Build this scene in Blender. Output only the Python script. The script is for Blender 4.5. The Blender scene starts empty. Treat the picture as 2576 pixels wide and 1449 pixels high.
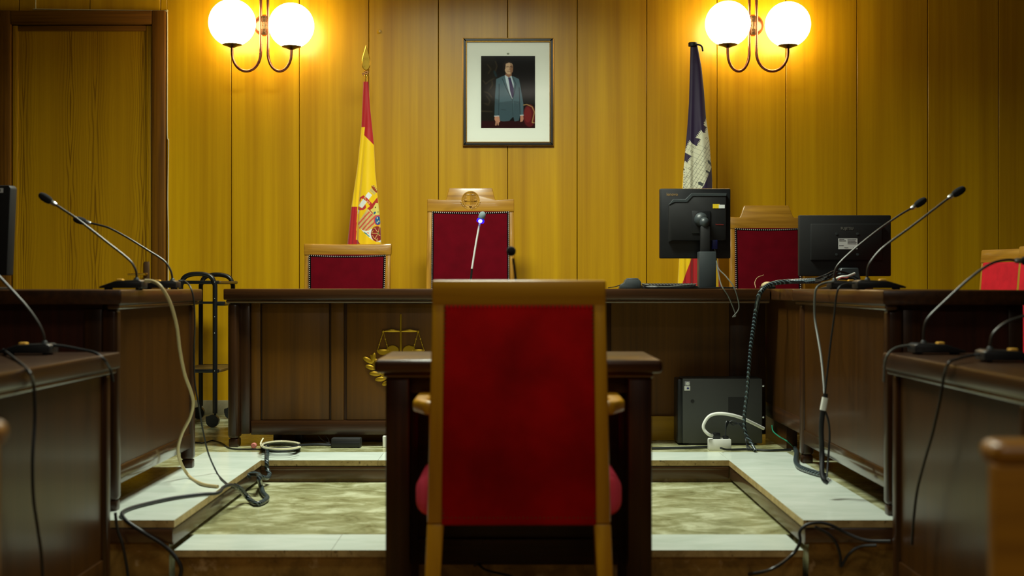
import bpy, bmesh, math, random
from mathutils import Vector, Matrix, Euler
random.seed(7)
SC = bpy.context.scene
COL = SC.collection
PI = math.pi
# ------------------------------------------------------------------ camera geometry
F, CX, CY, H = 3578.0, 1290.0, 720.0, 1.0      # focal length in pixels, vanishing point, eye height
def W(px, py, Y): return Vector(((px-CX)*Y/F, Y, H-(py-CY)*Y/F))
def G(px, py, Z):                                # where a pixel's ray meets height Z
    Y = F*(H-Z)/(py-CY); return W(px, py, Y)
def lin(c):
    return tuple(((v/255)/12.92 if v/255 <= .04045 else ((v/255+.055)/1.055)**2.4) for v in c)

# ------------------------------------------------------------------ object helpers
def mw(o):
    m = o.matrix_basis.copy()
    while o.parent: o = o.parent; m = o.matrix_basis @ m
    return m
def thing(name, label, cat, loc=(0,0,0), rz=0, group=None):
    o = bpy.data.objects.new(name, None); COL.objects.link(o)
    o.empty_display_size = .05
    o.location = loc; o.rotation_euler = (0,0,rz)
    tag(o, label, cat, group); return o
def tag(o, label=None, cat=None, group=None, kind=None):
    if label: o['label'] = label
    if cat: o['category'] = cat
    if group: o['group'] = group
    if kind: o['kind'] = kind
    return o

def cr(pts, n=8):
    """Catmull-Rom resampling of a list of vectors"""
    P = [Vector(p) for p in pts]
    if len(P) < 3: return P
    out = []
    Q = [2*P[0]-P[1]] + P + [2*P[-1]-P[-2]]
    for i in range(1, len(Q)-2):
        a, b, c, d = Q[i-1], Q[i], Q[i+1], Q[i+2]
        for k in range(n):
            t = k/n
            out.append(.5*((2*b)+(c-a)*t+(2*a-5*b+4*c-d)*t*t+(3*b-a-3*c+d)*t**3))
    out.append(P[-1]); return out

class MB:
    def __init__(s): s.bm = bmesh.new()
    def _bev(s, vs, bev, seg):
        if bev <= 0: return
        es = list({e for v in vs for e in v.link_edges})
        bmesh.ops.bevel(s.bm, geom=es, offset=bev, segments=seg, profile=.5, affect='EDGES', clamp_overlap=True)
    def box(s, x0, x1, y0, y1, z0, z1, bev=0, seg=2):
        x0, x1 = min(x0,x1), max(x0,x1); y0, y1 = min(y0,y1), max(y0,y1); z0, z1 = min(z0,z1), max(z0,z1)
        vs = [s.bm.verts.new((x,y,z)) for x in (x0,x1) for y in (y0,y1) for z in (z0,z1)]
        for f in ((0,1,3,2),(4,6,7,5),(0,4,5,1),(2,3,7,6),(0,2,6,4),(1,5,7,3)):
            s.bm.faces.new([vs[i] for i in f])
        s._bev(vs, bev, seg); return s
    def prism(s, pts, a, b, axis='Y', bev=0, seg=1, f=None):
        """2D outline extruded from a to b. axis Y: outline in (x,z); X: (y,z); Z: (x,y)"""
        def mk(p, t):
            v = (p[0],t,p[1]) if axis=='Y' else ((t,p[0],p[1]) if axis=='X' else (p[0],p[1],t))
            return f(Vector(v)) if f else v
        A = [s.bm.verts.new(mk(p,a)) for p in pts]; B = [s.bm.verts.new(mk(p,b)) for p in pts]
        n = len(pts)
        fs = [s.bm.faces.new(A), s.bm.faces.new(B[::-1])]
        for i in range(n): fs.append(s.bm.faces.new([A[i], B[i], B[(i+1)%n], A[(i+1)%n]]))
        bmesh.ops.recalc_face_normals(s.bm, faces=fs)
        s._bev(A+B, bev, seg); return s
    def tube(s, pts, r, n=8, sub=8, closed=False, caps=True):
        P = cr(pts, sub) if sub else [Vector(p) for p in pts]
        Q = [P[0]]
        for p in P[1:]:
            if (p-Q[-1]).length > 1e-5: Q.append(p)
        P = Q; m = len(P)
        rad = r if callable(r) else (lambda t: r)
        T = []
        for i in range(m):
            d = (P[min(i+1,m-1)]-P[max(i-1,0)])
            if closed and (i == 0 or i == m-1): d = P[1]-P[-2]
            T.append(d.normalized())
        up = Vector((0,0,1)) if abs(T[0].z) < .9 else Vector((1,0,0))
        nrm = T[0].cross(up).normalized(); rings = []
        for i in range(m):
            nrm = (nrm - T[i]*nrm.dot(T[i])).normalized(); bi = T[i].cross(nrm)
            rr = rad(i/(m-1))
            rings.append([s.bm.verts.new(P[i]+(nrm*math.cos(2*PI*k/n)+bi*math.sin(2*PI*k/n))*rr) for k in range(n)])
        for i in range(m-1):
            for k in range(n):
                s.bm.faces.new([rings[i][k], rings[i][(k+1)%n], rings[i+1][(k+1)%n], rings[i+1][k]])
        if caps: s.bm.faces.new(rings[0][::-1]); s.bm.faces.new(rings[-1])
        return s
    def lathe(s, prof, o=(0,0,0), axis=(0,0,1), n=28):
        q = Vector((0,0,1)).rotation_difference(Vector(axis).normalized()); o = Vector(o); rings = []
        for r, h in prof:
            if r < 1e-6: rings.append([s.bm.verts.new(o+q@Vector((0,0,h)))])
            else: rings.append([s.bm.verts.new(o+q@Vector((r*math.cos(2*PI*k/n), r*math.sin(2*PI*k/n), h))) for k in range(n)])
        fs = []
        for a, b in zip(rings, rings[1:]):
            for k in range(n):
                k2 = (k+1)%n
                if len(a) == 1 and len(b) == 1: continue
                if len(a) == 1: fs.append(s.bm.faces.new([a[0], b[k2], b[k]]))
                elif len(b) == 1: fs.append(s.bm.faces.new([a[k], a[k2], b[0]]))
                else: fs.append(s.bm.faces.new([a[k], a[k2], b[k2], b[k]]))
        if len(rings[0]) > 1: fs.append(s.bm.faces.new(rings[0][::-1]))
        if len(rings[-1]) > 1: fs.append(s.bm.faces.new(rings[-1]))
        bmesh.ops.recalc_face_normals(s.bm, faces=fs)
        return s
    def cyl(s, p0, p1, r, n=16):
        p0, p1 = Vector(p0), Vector(p1)
        return s.lathe([(r,0),(r,(p1-p0).length)], p0, p1-p0, n)
    def ell(s, c, rx, ry, rz, rot=None, u=20, v=12):
        M = Matrix.Translation(Vector(c)) @ (rot.to_matrix().to_4x4() if rot else Matrix()) @ Matrix.Diagonal((rx,ry,rz,1))
        V = s.bm.verts.new; top, bot = V(M@Vector((0,0,1))), V(M@Vector((0,0,-1)))
        rg = [[V(M@Vector((math.sin(PI*j/v)*math.cos(2*PI*k/u), math.sin(PI*j/v)*math.sin(2*PI*k/u), math.cos(PI*j/v)))) for k in range(u)] for j in range(1, v)]
        for k in range(u):
            k2 = (k+1)%u
            s.bm.faces.new([top, rg[0][k], rg[0][k2]]); s.bm.faces.new([bot, rg[-1][k2], rg[-1][k]])
            for a, b in zip(rg, rg[1:]): s.bm.faces.new([a[k], b[k], b[k2], a[k2]])
        return s
    def build(s, name, mat, parent=None, local=False, smooth=38, mats=None, pick=None):
        if parent is not None and not local: s.bm.transform(mw(parent).inverted())
        bmesh.ops.recalc_face_normals(s.bm, faces=s.bm.faces[:]) if pick == 'recalc' else None
        me = bpy.data.meshes.new(name); s.bm.to_mesh(me); s.bm.free()
        me.materials.append(mat)
        for m in mats or []: me.materials.append(m)
        if callable(pick):
            for p in me.polygons: p.material_index = pick(p)
        me.polygons.foreach_set('use_smooth', [True]*len(me.polygons))
        me.set_sharp_from_angle(angle=math.radians(smooth))
        o = bpy.data.objects.new(name, me); COL.objects.link(o); o.parent = parent
        return o
def struct(name, mb, mat, **k):
    o = mb.build(name, mat, **k); o['kind'] = 'structure'; return o
def text(name, body, size, M, mat, parent, depth=.0004, align='CENTER', bold=0):
    cu = bpy.data.curves.new(name, 'FONT'); cu.body = body; cu.size = size; cu.extrude = depth
    cu.align_x = align; cu.align_y = 'CENTER'; cu.offset = bold
    t = bpy.data.objects.new(name+'_tmp', cu); COL.objects.link(t)
    me = bpy.data.meshes.new_from_object(t.evaluated_get(bpy.context.evaluated_depsgraph_get()))
    bpy.data.objects.remove(t); bpy.data.curves.remove(cu)
    me.transform((mw(parent).inverted() if parent else Matrix()) @ M)
    me.materials.clear(); me.materials.append(mat)
    o = bpy.data.objects.new(name, me); COL.objects.link(o); o.parent = parent; return o
# facing the camera (-Y): text x->+X, y->+Z
def FACE(p): return Matrix.Translation(Vector(p)) @ Euler((PI/2,0,0)).to_matrix().to_4x4()

# ------------------------------------------------------------------ materials
def new_mat(name):
    m = bpy.data.materials.new(name); m.use_nodes = True
    nt = m.node_tree; return m, nt, nt.nodes['Principled BSDF']
def plain(name, srgb, rough=.5, metal=0, spec=.5, coat=0, emit=None, estr=0, sheen=0, noise=0, nscale=30):
    m, nt, b = new_mat(name)
    c = lin(srgb)+(1,)
    b.inputs['Base Color'].default_value = c
    b.inputs['Roughness'].default_value = rough; b.inputs['Metallic'].default_value = metal
    b.inputs['Specular IOR Level'].default_value = spec; b.inputs['Coat Weight'].default_value = coat
    b.inputs['Coat Roughness'].default_value = .12
    if sheen: b.inputs['Sheen Weight'].default_value = sheen; b.inputs['Sheen Roughness'].default_value = .4; b.inputs['Sheen Tint'].default_value = c
    if emit: b.inputs['Emission Color'].default_value = tuple(emit)+(1,); b.inputs['Emission Strength'].default_value = estr
    tc = nt.nodes.new('ShaderNodeTexCoord'); n = nt.nodes.new('ShaderNodeTexNoise'); n.inputs['Scale'].default_value = nscale
    n.inputs['Detail'].default_value = 4
    nt.links.new(tc.outputs['Object'], n.inputs['Vector'])
    if noise:
        r = nt.nodes.new('ShaderNodeValToRGB')
        r.color_ramp.elements[0].position = .3; r.color_ramp.elements[1].position = .7
        r.color_ramp.elements[0].color = tuple(v*(1-noise) for v in c[:3])+(1,)
        r.color_ramp.elements[1].color = tuple(min(1,v*(1+noise)) for v in c[:3])+(1,)
        nt.links.new(n.outputs['Fac'], r.inputs['Fac']); nt.links.new(r.outputs['Color'], b.inputs['Base Color'])
    else:                                             # faint roughness wear
        mr = nt.nodes.new('ShaderNodeMapRange'); mr.inputs['To Min'].default_value = max(0,rough-.05); mr.inputs['To Max'].default_value = min(1,rough+.05)
        nt.links.new(n.outputs['Fac'], mr.inputs['Value']); nt.links.new(mr.outputs['Result'], b.inputs['Roughness'])
    return m
def wood(name, dark, light, axis='Z', freq=45, rough=.4, coat=0, band=0, rings=0, ringcol=None, spec=.5, contrast=(.3,.7), bandw=.1, ringfreq=(5,.5,22)):
    """streaky veneer with the grain along one axis; band = slow tone change from strip to strip; rings = cathedral figure"""
    m, nt, b = new_mat(name); N, L = nt.nodes, nt.links
    tc = N.new('ShaderNodeTexCoord'); mp = N.new('ShaderNodeMapping')
    sc = [freq, freq, freq]; sc['XYZ'.index(axis)] = freq*.022
    mp.inputs['Scale'].default_value = sc; L.new(tc.outputs['Object'], mp.inputs['Vector'])
    n1 = N.new('ShaderNodeTexNoise'); n1.inputs['Scale'].default_value = 1; n1.inputs['Detail'].default_value = 6; n1.inputs['Roughness'].default_value = .62
    L.new(mp.outputs['Vector'], n1.inputs['Vector'])
    fac = n1.outputs['Fac']
    if band:
        mp2 = N.new('ShaderNodeMapping'); s2 = [1/bandw,1/bandw,1/bandw]; s2['XYZ'.index(axis)] = .35; mp2.inputs['Scale'].default_value = s2
        L.new(tc.outputs['Object'], mp2.inputs['Vector'])
        n2 = N.new('ShaderNodeTexNoise'); n2.inputs['Scale'].default_value = 1; n2.inputs['Detail'].default_value = 1.5
        L.new(mp2.outputs['Vector'], n2.inputs['Vector'])
        mx = N.new('ShaderNodeMix'); mx.inputs['Factor'].default_value = band
        L.new(fac, mx.inputs['A']); L.new(n2.outputs['Fac'], mx.inputs['B']); fac = mx.outputs['Result']
    r = N.new('ShaderNodeValToRGB'); r.color_ramp.elements[0].position, r.color_ramp.elements[1].position = contrast
    r.color_ramp.elements[0].color = lin(dark)+(1,); r.color_ramp.elements[1].color = lin(light)+(1,)
    L.new(fac, r.inputs['Fac']); colr = r.outputs['Color']
    if rings:
        mp3 = N.new('ShaderNodeMapping'); s3 = [ringfreq[0]]*3; s3['XYZ'.index(axis)] = ringfreq[1]; mp3.inputs['Scale'].default_value = s3
        L.new(tc.outputs['Object'], mp3.inputs['Vector'])
        n3 = N.new('ShaderNodeTexNoise'); n3.inputs['Scale'].default_value = 1; n3.inputs['Detail'].default_value = .6
        L.new(mp3.outputs['Vector'], n3.inputs['Vector'])
        mu = N.new('ShaderNodeMath'); mu.operation = 'MULTIPLY'; mu.inputs[1].default_value = ringfreq[2]*6.28
        L.new(n3.outputs['Fac'], mu.inputs[0])
        si = N.new('ShaderNodeMath'); si.operation = 'SINE'; L.new(mu.outputs[0], si.inputs[0])
        rr = N.new('ShaderNodeMapRange'); rr.inputs['From Min'].default_value = .35; rr.inputs['From Max'].default_value = 1; rr.inputs['To Max'].default_value = rings
        L.new(si.outputs[0], rr.inputs['Value'])
        mc = N.new('ShaderNodeMix'); mc.data_type = 'RGBA'
        L.new(rr.outputs['Result'], mc.inputs['Factor']); L.new(colr, mc.inputs['A']); mc.inputs['B'].default_value = lin(ringcol or dark)+(1,)
        colr = mc.outputs['Result']
    L.new(colr, b.inputs['Base Color'])
    b.inputs['Roughness'].default_value = rough; b.inputs['Coat Weight'].default_value = coat; b.inputs['Coat Roughness'].default_value = .1
    b.inputs['Specular IOR Level'].default_value = spec
    bp = N.new('ShaderNodeBump'); bp.inputs['Strength'].default_value = .06; bp.inputs['Distance'].default_value = .002
    L.new(n1.outputs['Fac'], bp.inputs['Height']); L.new(bp.outputs['Normal'], b.inputs['Normal'])
    return m
def stone(name, cols, scale, stretch=(1,1,1), rough=.3, spots=None, spotscale=40):
    m, nt, b = new_mat(name); N, L = nt.nodes, nt.links
    tc = N.new('ShaderNodeTexCoord'); mp = N.new('ShaderNodeMapping'); mp.inputs['Scale'].default_value = stretch
    L.new(tc.outputs['Object'], mp.inputs['Vector'])
    n = N.new('ShaderNodeTexNoise'); n.inputs['Scale'].default_value = scale; n.inputs['Detail'].default_value = 9; n.inputs['Roughness'].default_value = .65; n.inputs['Distortion'].default_value = .6
    L.new(mp.outputs['Vector'], n.inputs['Vector'])
    r = N.new('ShaderNodeValToRGB'); e = r.color_ramp.elements
    for i, (p, c) in enumerate(cols):
        if i < 2: e[i].position = p
        x = e[i] if i < 2 else e.new(p)
        x.color = lin(c)+(1,)
    L.new(n.outputs['Fac'], r.inputs['Fac']); c = r.outputs['Color']
    if spots:
        n2 = N.new('ShaderNodeTexNoise'); n2.inputs['Scale'].default_value = spotscale; n2.inputs['Detail'].default_value = 3
        L.new(mp.outputs['Vector'], n2.inputs['Vector'])
        mr = N.new('ShaderNodeMapRange'); mr.inputs['From Min'].default_value = .62; mr.inputs['From Max'].default_value = .72
        L.new(n2.outputs['Fac'], mr.inputs['Value'])
        mx = N.new('ShaderNodeMix'); mx.data_type = 'RGBA'; L.new(mr.outputs['Result'], mx.inputs['Factor']); L.new(c, mx.inputs['A']); mx.inputs['B'].default_value = lin(spots)+(1,)
        c = mx.outputs['Result']
    L.new(c, b.inputs['Base Color']); b.inputs['Roughness'].default_value = rough
    return m
def painted(name, rough=.55, sheen=0, spec=.3):
    m, nt, b = new_mat(name)
    a = nt.nodes.new('ShaderNodeVertexColor'); a.layer_name = 'paint'
    nt.links.new(a.outputs['Color'], b.inputs['Base Color'])
    b.inputs['Roughness'].default_value = rough; b.inputs['Sheen Weight'].default_value = sheen; b.inputs['Specular IOR Level'].default_value = spec
    return m

WALL = wood('oak_veneer_wall', (176,128,2), (214,166,6), 'Z', 26, .45, .9, band=.5, bandw=.13, contrast=(.33,.67), spec=.15)
WALL.node_tree.nodes['Principled BSDF'].inputs['Coat Roughness'].default_value = .27
WALLB = plain('groove_backing', (110,72,6), .8)
DOORW = wood('pine_veneer_door', (160,116,4), (184,138,8), 'Z', 26, .42, 0, band=.4, spec=.25)
def flames(m, centres, width, col):
    """four upright flame figures in the veneer: nested wavering loops round each centre line"""
    nt = m.node_tree; N, L = nt.nodes, nt.links; b = N['Principled BSDF']
    tc = N.new('ShaderNodeTexCoord'); sx = N.new('ShaderNodeSeparateXYZ'); L.new(tc.outputs['Object'], sx.inputs[0])
    def ma(op, a, c=None):
        n = N.new('ShaderNodeMath'); n.operation = op
        for k, v in enumerate((a, c)):
            if v is None: continue
            if isinstance(v, (int, float)): n.inputs[k].default_value = v
            else: L.new(v, n.inputs[k])
        return n.outputs[0]
    d = None
    for c in centres:
        q = ma('ABSOLUTE', ma('SUBTRACT', sx.outputs['X'], c)); d = q if d is None else ma('MINIMUM', d, q)
    mp = N.new('ShaderNodeMapping'); mp.inputs['Scale'].default_value = (9, 9, 1.5); L.new(tc.outputs['Object'], mp.inputs['Vector'])
    n1 = N.new('ShaderNodeTexNoise'); n1.inputs['Scale'].default_value = 1; n1.inputs['Detail'].default_value = 2; L.new(mp.outputs['Vector'], n1.inputs['Vector'])
    v = ma('ADD', ma('MULTIPLY', d, 2*PI/width), ma('MULTIPLY', n1.outputs['Fac'], 34))
    ln = ma('MAXIMUM', ma('SINE', v), 0)
    fac = ma('MULTIPLY', ma('MULTIPLY', ln, ma('POWER', 2.718, ma('MULTIPLY', d, -1/.042))), .85)
    src = b.inputs['Base Color'].links[0].from_socket
    mx = N.new('ShaderNodeMix'); mx.data_type = 'RGBA'; L.new(fac, mx.inputs['Factor']); L.new(src, mx.inputs['A']); mx.inputs['B'].default_value = lin(col)+(1,)
    L.new(mx.outputs['Result'], b.inputs['Base Color'])
dx_ = lambda p: (p-208)*8.42/F
flames(DOORW, [dx_(60), dx_(178), dx_(240), dx_(360)], .016, (104,66,6))
FRAMEW = wood('dark_pine_door_frame', (78,46,8), (132,86,14), 'Z', 50, .42, spec=.3)
FRAMEX = wood('dark_pine_door_head', (78,46,8), (132,86,14), 'X', 50, .42, spec=.3)
DKZ = wood('walnut_upright', (34,18,6), (60,33,9), 'Z', 55, .32, .1, spec=.35)
DKX = wood('walnut_lengthwise', (38,20,7), (68,39,13), 'X', 55, .3, .15)
DKY = wood('walnut_crosswise', (38,20,7), (68,39,13), 'Y', 55, .3, .15)
PANEL = wood('walnut_panel', (70,42,4), (104,64,7), 'Z', 40, .45, .0, spec=.25, band=.4, bandw=.08)
MOULD = wood('walnut_moulding', (66,46,26), (92,66,40), 'X', 50, .25, .4)
GLOSSY = wood('glossy_walnut_panel', (44,25,6), (68,40,9), 'Z', 40, .3, .06, spec=.22, band=.3, bandw=.1)
RAILG = wood('polished_walnut_rail', (50,32,14), (74,48,22), 'Y', 45, .16, .5, spec=.6)
REDDISH = wood('reddish_walnut_panel', (40,14,6), (62,23,9), 'Z', 50, .4, .1)
CHW = wood('golden_chair_wood', (140,94,22), (190,140,46), 'Z', 34, .28, .3, rings=.25, ringcol=(110,70,14), ringfreq=(9,1.4,7))
CHWX = wood('golden_chair_wood_rail', (140,94,22), (190,140,46), 'X', 34, .28, .3, rings=.25, ringcol=(110,70,14), ringfreq=(9,1.4,7))
CHF = wood('brown_chair_wood', (182,124,6), (216,158,18), 'Z', 30, .38, .08)
CHFX = wood('brown_chair_wood_rail', (182,124,6), (216,158,18), 'X', 30, .38, .08)
VELV = plain('crimson_velvet', (92,2,16), .9, sheen=.15, spec=.08, noise=.12, nscale=14)
VELR = plain('red_velvet', (168,6,8), .85, sheen=.35, spec=.12, noise=.4, nscale=5)
VELC = plain('brightened_pink_red_velvet', (255,84,112), .8, sheen=.5, spec=.2, noise=.08)  # seat colour lifted towards pink, standing in for light on its sides
VELP = plain('red_velvet_seat', (206,30,44), .8, sheen=.5, spec=.2, noise=.1)
WHM = stone('white_marble', [(.3,(196,208,194)),(.7,(222,230,220))], 3, (1,2.5,1), .22)
BGE = stone('beige_stone_edge', [(.3,(140,116,70)),(.7,(188,164,112))], 22, (1,1,1), .4, spots=(90,70,40), spotscale=60)
BRM = stone('brown_veined_marble', [(.32,(112,108,68)),(.5,(156,156,114)),(.66,(206,208,172))], 8, (.8,1.0,1), .2)
BRD = stone('dark_speckled_marble', [(.32,(92,66,26)),(.6,(150,114,54))], 9, (1,1,1), .28, spots=(178,150,110), spotscale=16)
SKIRT = stone('grey_stone_skirting', [(.3,(120,112,84)),(.7,(160,152,122))], 8, (1,1,1), .4)
TRIMW = wood('brown_step_trim', (58,38,22), (86,58,36), 'X', 40, .25, .3)
BLK = plain('black_plastic', (20,22,24), .38)
BLKM = plain('matt_black_plastic', (12,12,13), .6)
DGREY = plain('dark_grey_plastic', (52,58,60), .42)
PCG = plain('charcoal_case', (58,60,58), .45)
FOAM = plain('black_foam', (14,15,18), .95, noise=.4, nscale=400)
GFOAM = plain('grey_foam', (96,110,112), .95, noise=.2, nscale=400)
STEM = plain('gunmetal_stem', (84,84,82), .32, metal=.85)
SILV = plain('silver_metal', (200,206,208), .25, metal=.9)
PALE = plain('pale_grey_metal', (206,206,204), .35)
GOLD = plain('brass', (214,170,60), .28, metal=.9)
GOLDB = plain('gilt_leaf', (170,132,22), .4, metal=.7)
BTN = plain('amber_button', (214,160,60), .4)
COPR = plain('copper_tube', (176,112,84), .28, metal=.9)
BRZ = plain('bronze_plate', (120,92,66), .4, metal=.8)
DBR = plain('dark_bronze_cup', (44,32,34), .4, metal=.6)
TUBEB = plain('black_enamel_tube', (16,18,20), .3)
WHITEP = plain('white_plastic', (222,222,214), .45)
CREAM = plain('cream_cable', (176,158,112), .5)
CREAMW = plain('white_cable', (214,206,170), .5)
BCAB = plain('black_cable', (22,26,30), .45)
GCAB = plain('grey_cable', (86,88,82), .5)
GREEN = plain('green_cable', (20,120,90), .5)
BLUEP = plain('blue_plug', (26,34,110), .5)
PAPER = plain('paper_label', (214,216,214), .7)
PRINT = plain('label_print', (70,72,80), .7)
YEL = plain('yellow_label', (222,190,20), .6)
REDP = plain('red_marking', (150,36,26), .6)
GREYT = plain('pale_lettering', (176,170,150), .6)
PINKP = plain('pink_plastic', (190,110,100), .6)
MAT = plain('white_mount_board', (248,252,238), .8)
PICF = plain('black_lacquer_frame', (20,16,9), .4, coat=.1)
GILT = plain('gilt_frame_edge', (160,120,50), .35, metal=.8)
CROWN = plain('grey_green_print', (150,156,130), .8)
NAIL = plain('nickel_nail', (214,204,196), .35, metal=.25)
GLOBE = plain('lit_opal_glass', (255,250,235), .4, emit=(1,.78,.42), estr=13)
LEDB = plain('lit_blue_ring', (20,20,255), .4, emit=(.004,.001,1), estr=5)
LEDW = plain('lit_white_led', (255,255,255), .4, emit=(.8,.9,1), estr=6)
LEDR = plain('lit_red_led', (255,20,20), .4, emit=(1,.02,.01), estr=1.5)
CEIL = plain('ceiling_paint', (170,166,150), .9)
SIDEW = wood('oak_veneer_side_wall', (60,40,6), (84,58,10), 'Z', 26, .5, 0, band=.5, bandw=.13)
CLOTH = painted('flag_cloth', .5, .3)
PHOTO = painted('printed_photograph', .6, 0, .06)
m, nt, b = new_mat('picture_glass_material')
tr = nt.nodes.new('ShaderNodeBsdfTransparent'); gl = nt.nodes.new('ShaderNodeBsdfGlossy'); gl.inputs['Roughness'].default_value = .08
fr = nt.nodes.new('ShaderNodeFresnel'); fr.inputs['IOR'].default_value = 1.16; mxs = nt.nodes.new('ShaderNodeMixShader')
nt.links.new(fr.outputs[0], mxs.inputs[0]); nt.links.new(tr.outputs[0], mxs.inputs[1]); nt.links.new(gl.outputs[0], mxs.inputs[2])
nt.links.new(mxs.outputs[0], nt.nodes['Material Output'].inputs['Surface']); GLASS = m
# spiral-wrapped black cable with pale wrap
def spiral(name):
    m, nt, b = new_mat(name); N, L = nt.nodes, nt.links
    tc = N.new('ShaderNodeTexCoord'); w = N.new('ShaderNodeTexWave'); w.wave_type = 'BANDS'; w.bands_direction = 'DIAGONAL'
    w.inputs['Scale'].default_value = 34; w.inputs['Distortion'].default_value = 2; L.new(tc.outputs['Object'], w.inputs['Vector'])
    r = N.new('ShaderNodeValToRGB'); r.color_ramp.elements[0].position = .72; r.color_ramp.elements[1].position = .86
    r.color_ramp.elements[0].color = lin((12,17,20))+(1,); r.color_ramp.elements[1].color = lin((84,102,108))+(1,)
    L.new(w.outputs['Fac'], r.inputs['Fac']); L.new(r.outputs['Color'], b.inputs['Base Color']); b.inputs['Roughness'].default_value = .3
    return m
SPIR = spiral('spiral_wrapped_cable')

# ------------------------------------------------------------------ levels and walls
Z2, Z1 = .24, .143                               # dais, intermediate step; the court floor is 0
YW = 8.42; Y_IN = 6.21; Y_FR = 4.62; XL, XR = -1.10, .944; XMIN, XMAX, YMIN, ZC = -3.7, 3.7, -2.6, 3.3
side = lambda p: 1 if abs(p.normal.z) < .5 else 0

struct('floor', MB().box(XMIN, XMAX, YMIN, Y_FR+.03, -.12, 0), BRD)
# step well in front of the bench
struct('floor.001', MB().box(XL-.02, XR+.02, 4.91, Y_IN+.02, -.1, Z1), BRM)
# dais: back, left and right wings
f = MB().box(XMIN, XMAX, 6.52, YW+.1, -.1, Z2)
f.box(XMIN, -1.41, Y_FR+.016, 6.52, -.1, Z2).box(1.255, XMAX, Y_FR+.016, 6.52, -.1, Z2)
f.box(-1.41, XL-.02, Y_FR+.016, 6.52, -.1, .216).box(XR+.02, 1.255, Y_FR+.016, 6.52, -.1, .216)
f.box(XL-.02, XR+.02, Y_IN+.02, 6.52, -.1, .216)
struct('floor.002', f, BRM, mats=[BRD], pick=lambda p: 1 if p.normal.y < -.5 else 0)
def slabs(mb, x0, x1, y0, y1, z0, z1, n, ax):
    g = .0006
    for i in range(n):
        a, b_ = i/n, (i+1)/n
        if ax == 'X': mb.box(x0+(x1-x0)*a+g, x0+(x1-x0)*b_-g, y0, y1, z0, z1)
        else: mb.box(x0, x1, y0+(y1-y0)*a+g, y0+(y1-y0)*b_-g, z0, z1)
    return mb
struct('trim_1', slabs(MB(), XL, XR, Y_IN, 6.52, .216, Z2, 4, 'X'), WHM, mats=[BGE], pick=side)
struct('trim_2', slabs(MB(), -1.41, XL, Y_FR, 6.52, .216, Z2, 3, 'Y'), WHM, mats=[BGE], pick=side)
struct('trim_3', slabs(MB(), XR, 1.255, Y_FR, 6.52, .216, Z2, 3, 'Y'), WHM, mats=[BGE], pick=side)
t4 = slabs(MB(), XL-.0, XR, Y_FR-.002, 4.91, Z1-.022, Z1, 4, 'X')
struct('trim_4', t4, WHM, mats=[BGE], pick=side)
struct('trim_5', MB().box(XL, XR, Y_FR+.012, 4.91, -.1, Z1-.022), BRD)
# wooden riser boards under the marble nosings
def riser(name, mb): return struct(name, mb, TRIMW)
riser('trim_6', MB().box(XL, XR, Y_IN+.004, Y_IN+.02, .158, .214, .004).box(XL, XR, Y_IN, Y_IN+.006, .196, .212, .003))
riser('trim_7', MB().box(XL-.02, XL-.004, Y_FR+.01, Y_IN+.02, .158, .214, .004))
riser('trim_8', MB().box(XR+.004, XR+.02, Y_FR+.01, Y_IN+.02, .158, .214, .004))
riser('trim_9', MB().box(XMIN, XL-.005, Y_FR+.003, Y_FR+.016, .165, .214, .005))
riser('trim_10', MB().box(XR+.005, XMAX, Y_FR+.003, Y_FR+.016, .165, .214, .005))
f = MB()
slabs(f, XMIN, -1.412, Y_FR, Y_FR+.015, .216, Z2, 2, 'X'); slabs(f, 1.257, XMAX, Y_FR, Y_FR+.015, .216, Z2, 2, 'X')
struct('trim_11', f, WHM, mats=[BGE], pick=side)

# back wall: oak boards with narrow grooves, doorway on the left
seams = [-1.0, 48, 226, 404, 582, 753, 928, 1103, 1277, 1452, 1627, 1804, 1977, 2156, 2334, 2512, 2690]
sw = YW/F
xs = [XMIN] + [(p-CX)*sw for p in seams if (p-CX)*sw > XMIN+.05 and (p-CX)*sw < XMAX-.05] + [XMAX]
DL, DR = (-8-CX)*sw, (420-CX)*sw; DT = H+(720-28)*sw
w = MB()
for a, b_ in zip(xs, xs[1:]):
    g = .0019
    a2, b2 = a+g, b_-g
    if b_ <= DR+.02: w.box(a2, b2, YW, YW+.03, DT, ZC, .002, 1) if a > DL-.3 else w.box(a2, b2, YW, YW+.03, Z2, ZC, .002, 1)
    elif a < DR:
        w.box(a2, DR, YW, YW+.03, DT, ZC, .002, 1); w.box(DR, b2, YW, YW+.03, Z2, ZC, .002, 1)
    else: w.box(a2, b2, YW, YW+.03, Z2, ZC, .002, 1)
struct('wall_back', w, WALL)
struct('wall_back_core', MB().box(XMIN, XMAX, YW+.024, YW+.09, Z2, ZC), WALLB)
struct('wall_left', MB().box(XMIN-.08, XMIN, YMIN, YW+.09, -.1, ZC), SIDEW)
struct('wall_right', MB().box(XMAX, XMAX+.08, YMIN, YW+.09, -.1, ZC), SIDEW)
struct('wall_front', MB().box(XMIN, XMAX, YMIN-.08, YMIN, -.1, ZC), SIDEW)
struct('ceiling', MB().box(XMIN, XMAX, YMIN, YW+.09, ZC, ZC+.08), CEIL)
struct('baseboard_back', MB().box(DR+.005, XMAX, YW-.014, YW, Z2, Z2+.085, .003), SKIRT)
# small round plug in the boards above the flag
p = W(953, 80, YW)
o = MB().lathe([(.012,0),(.012,.003),(.009,.004),(0,.004)], (p.x, YW, p.z), (0,-1,0), 20).build('wall_plug', WALL)
tag(o, 'small round wooden plug set in the wall panelling above the red and yellow flag', 'plug')
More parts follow.
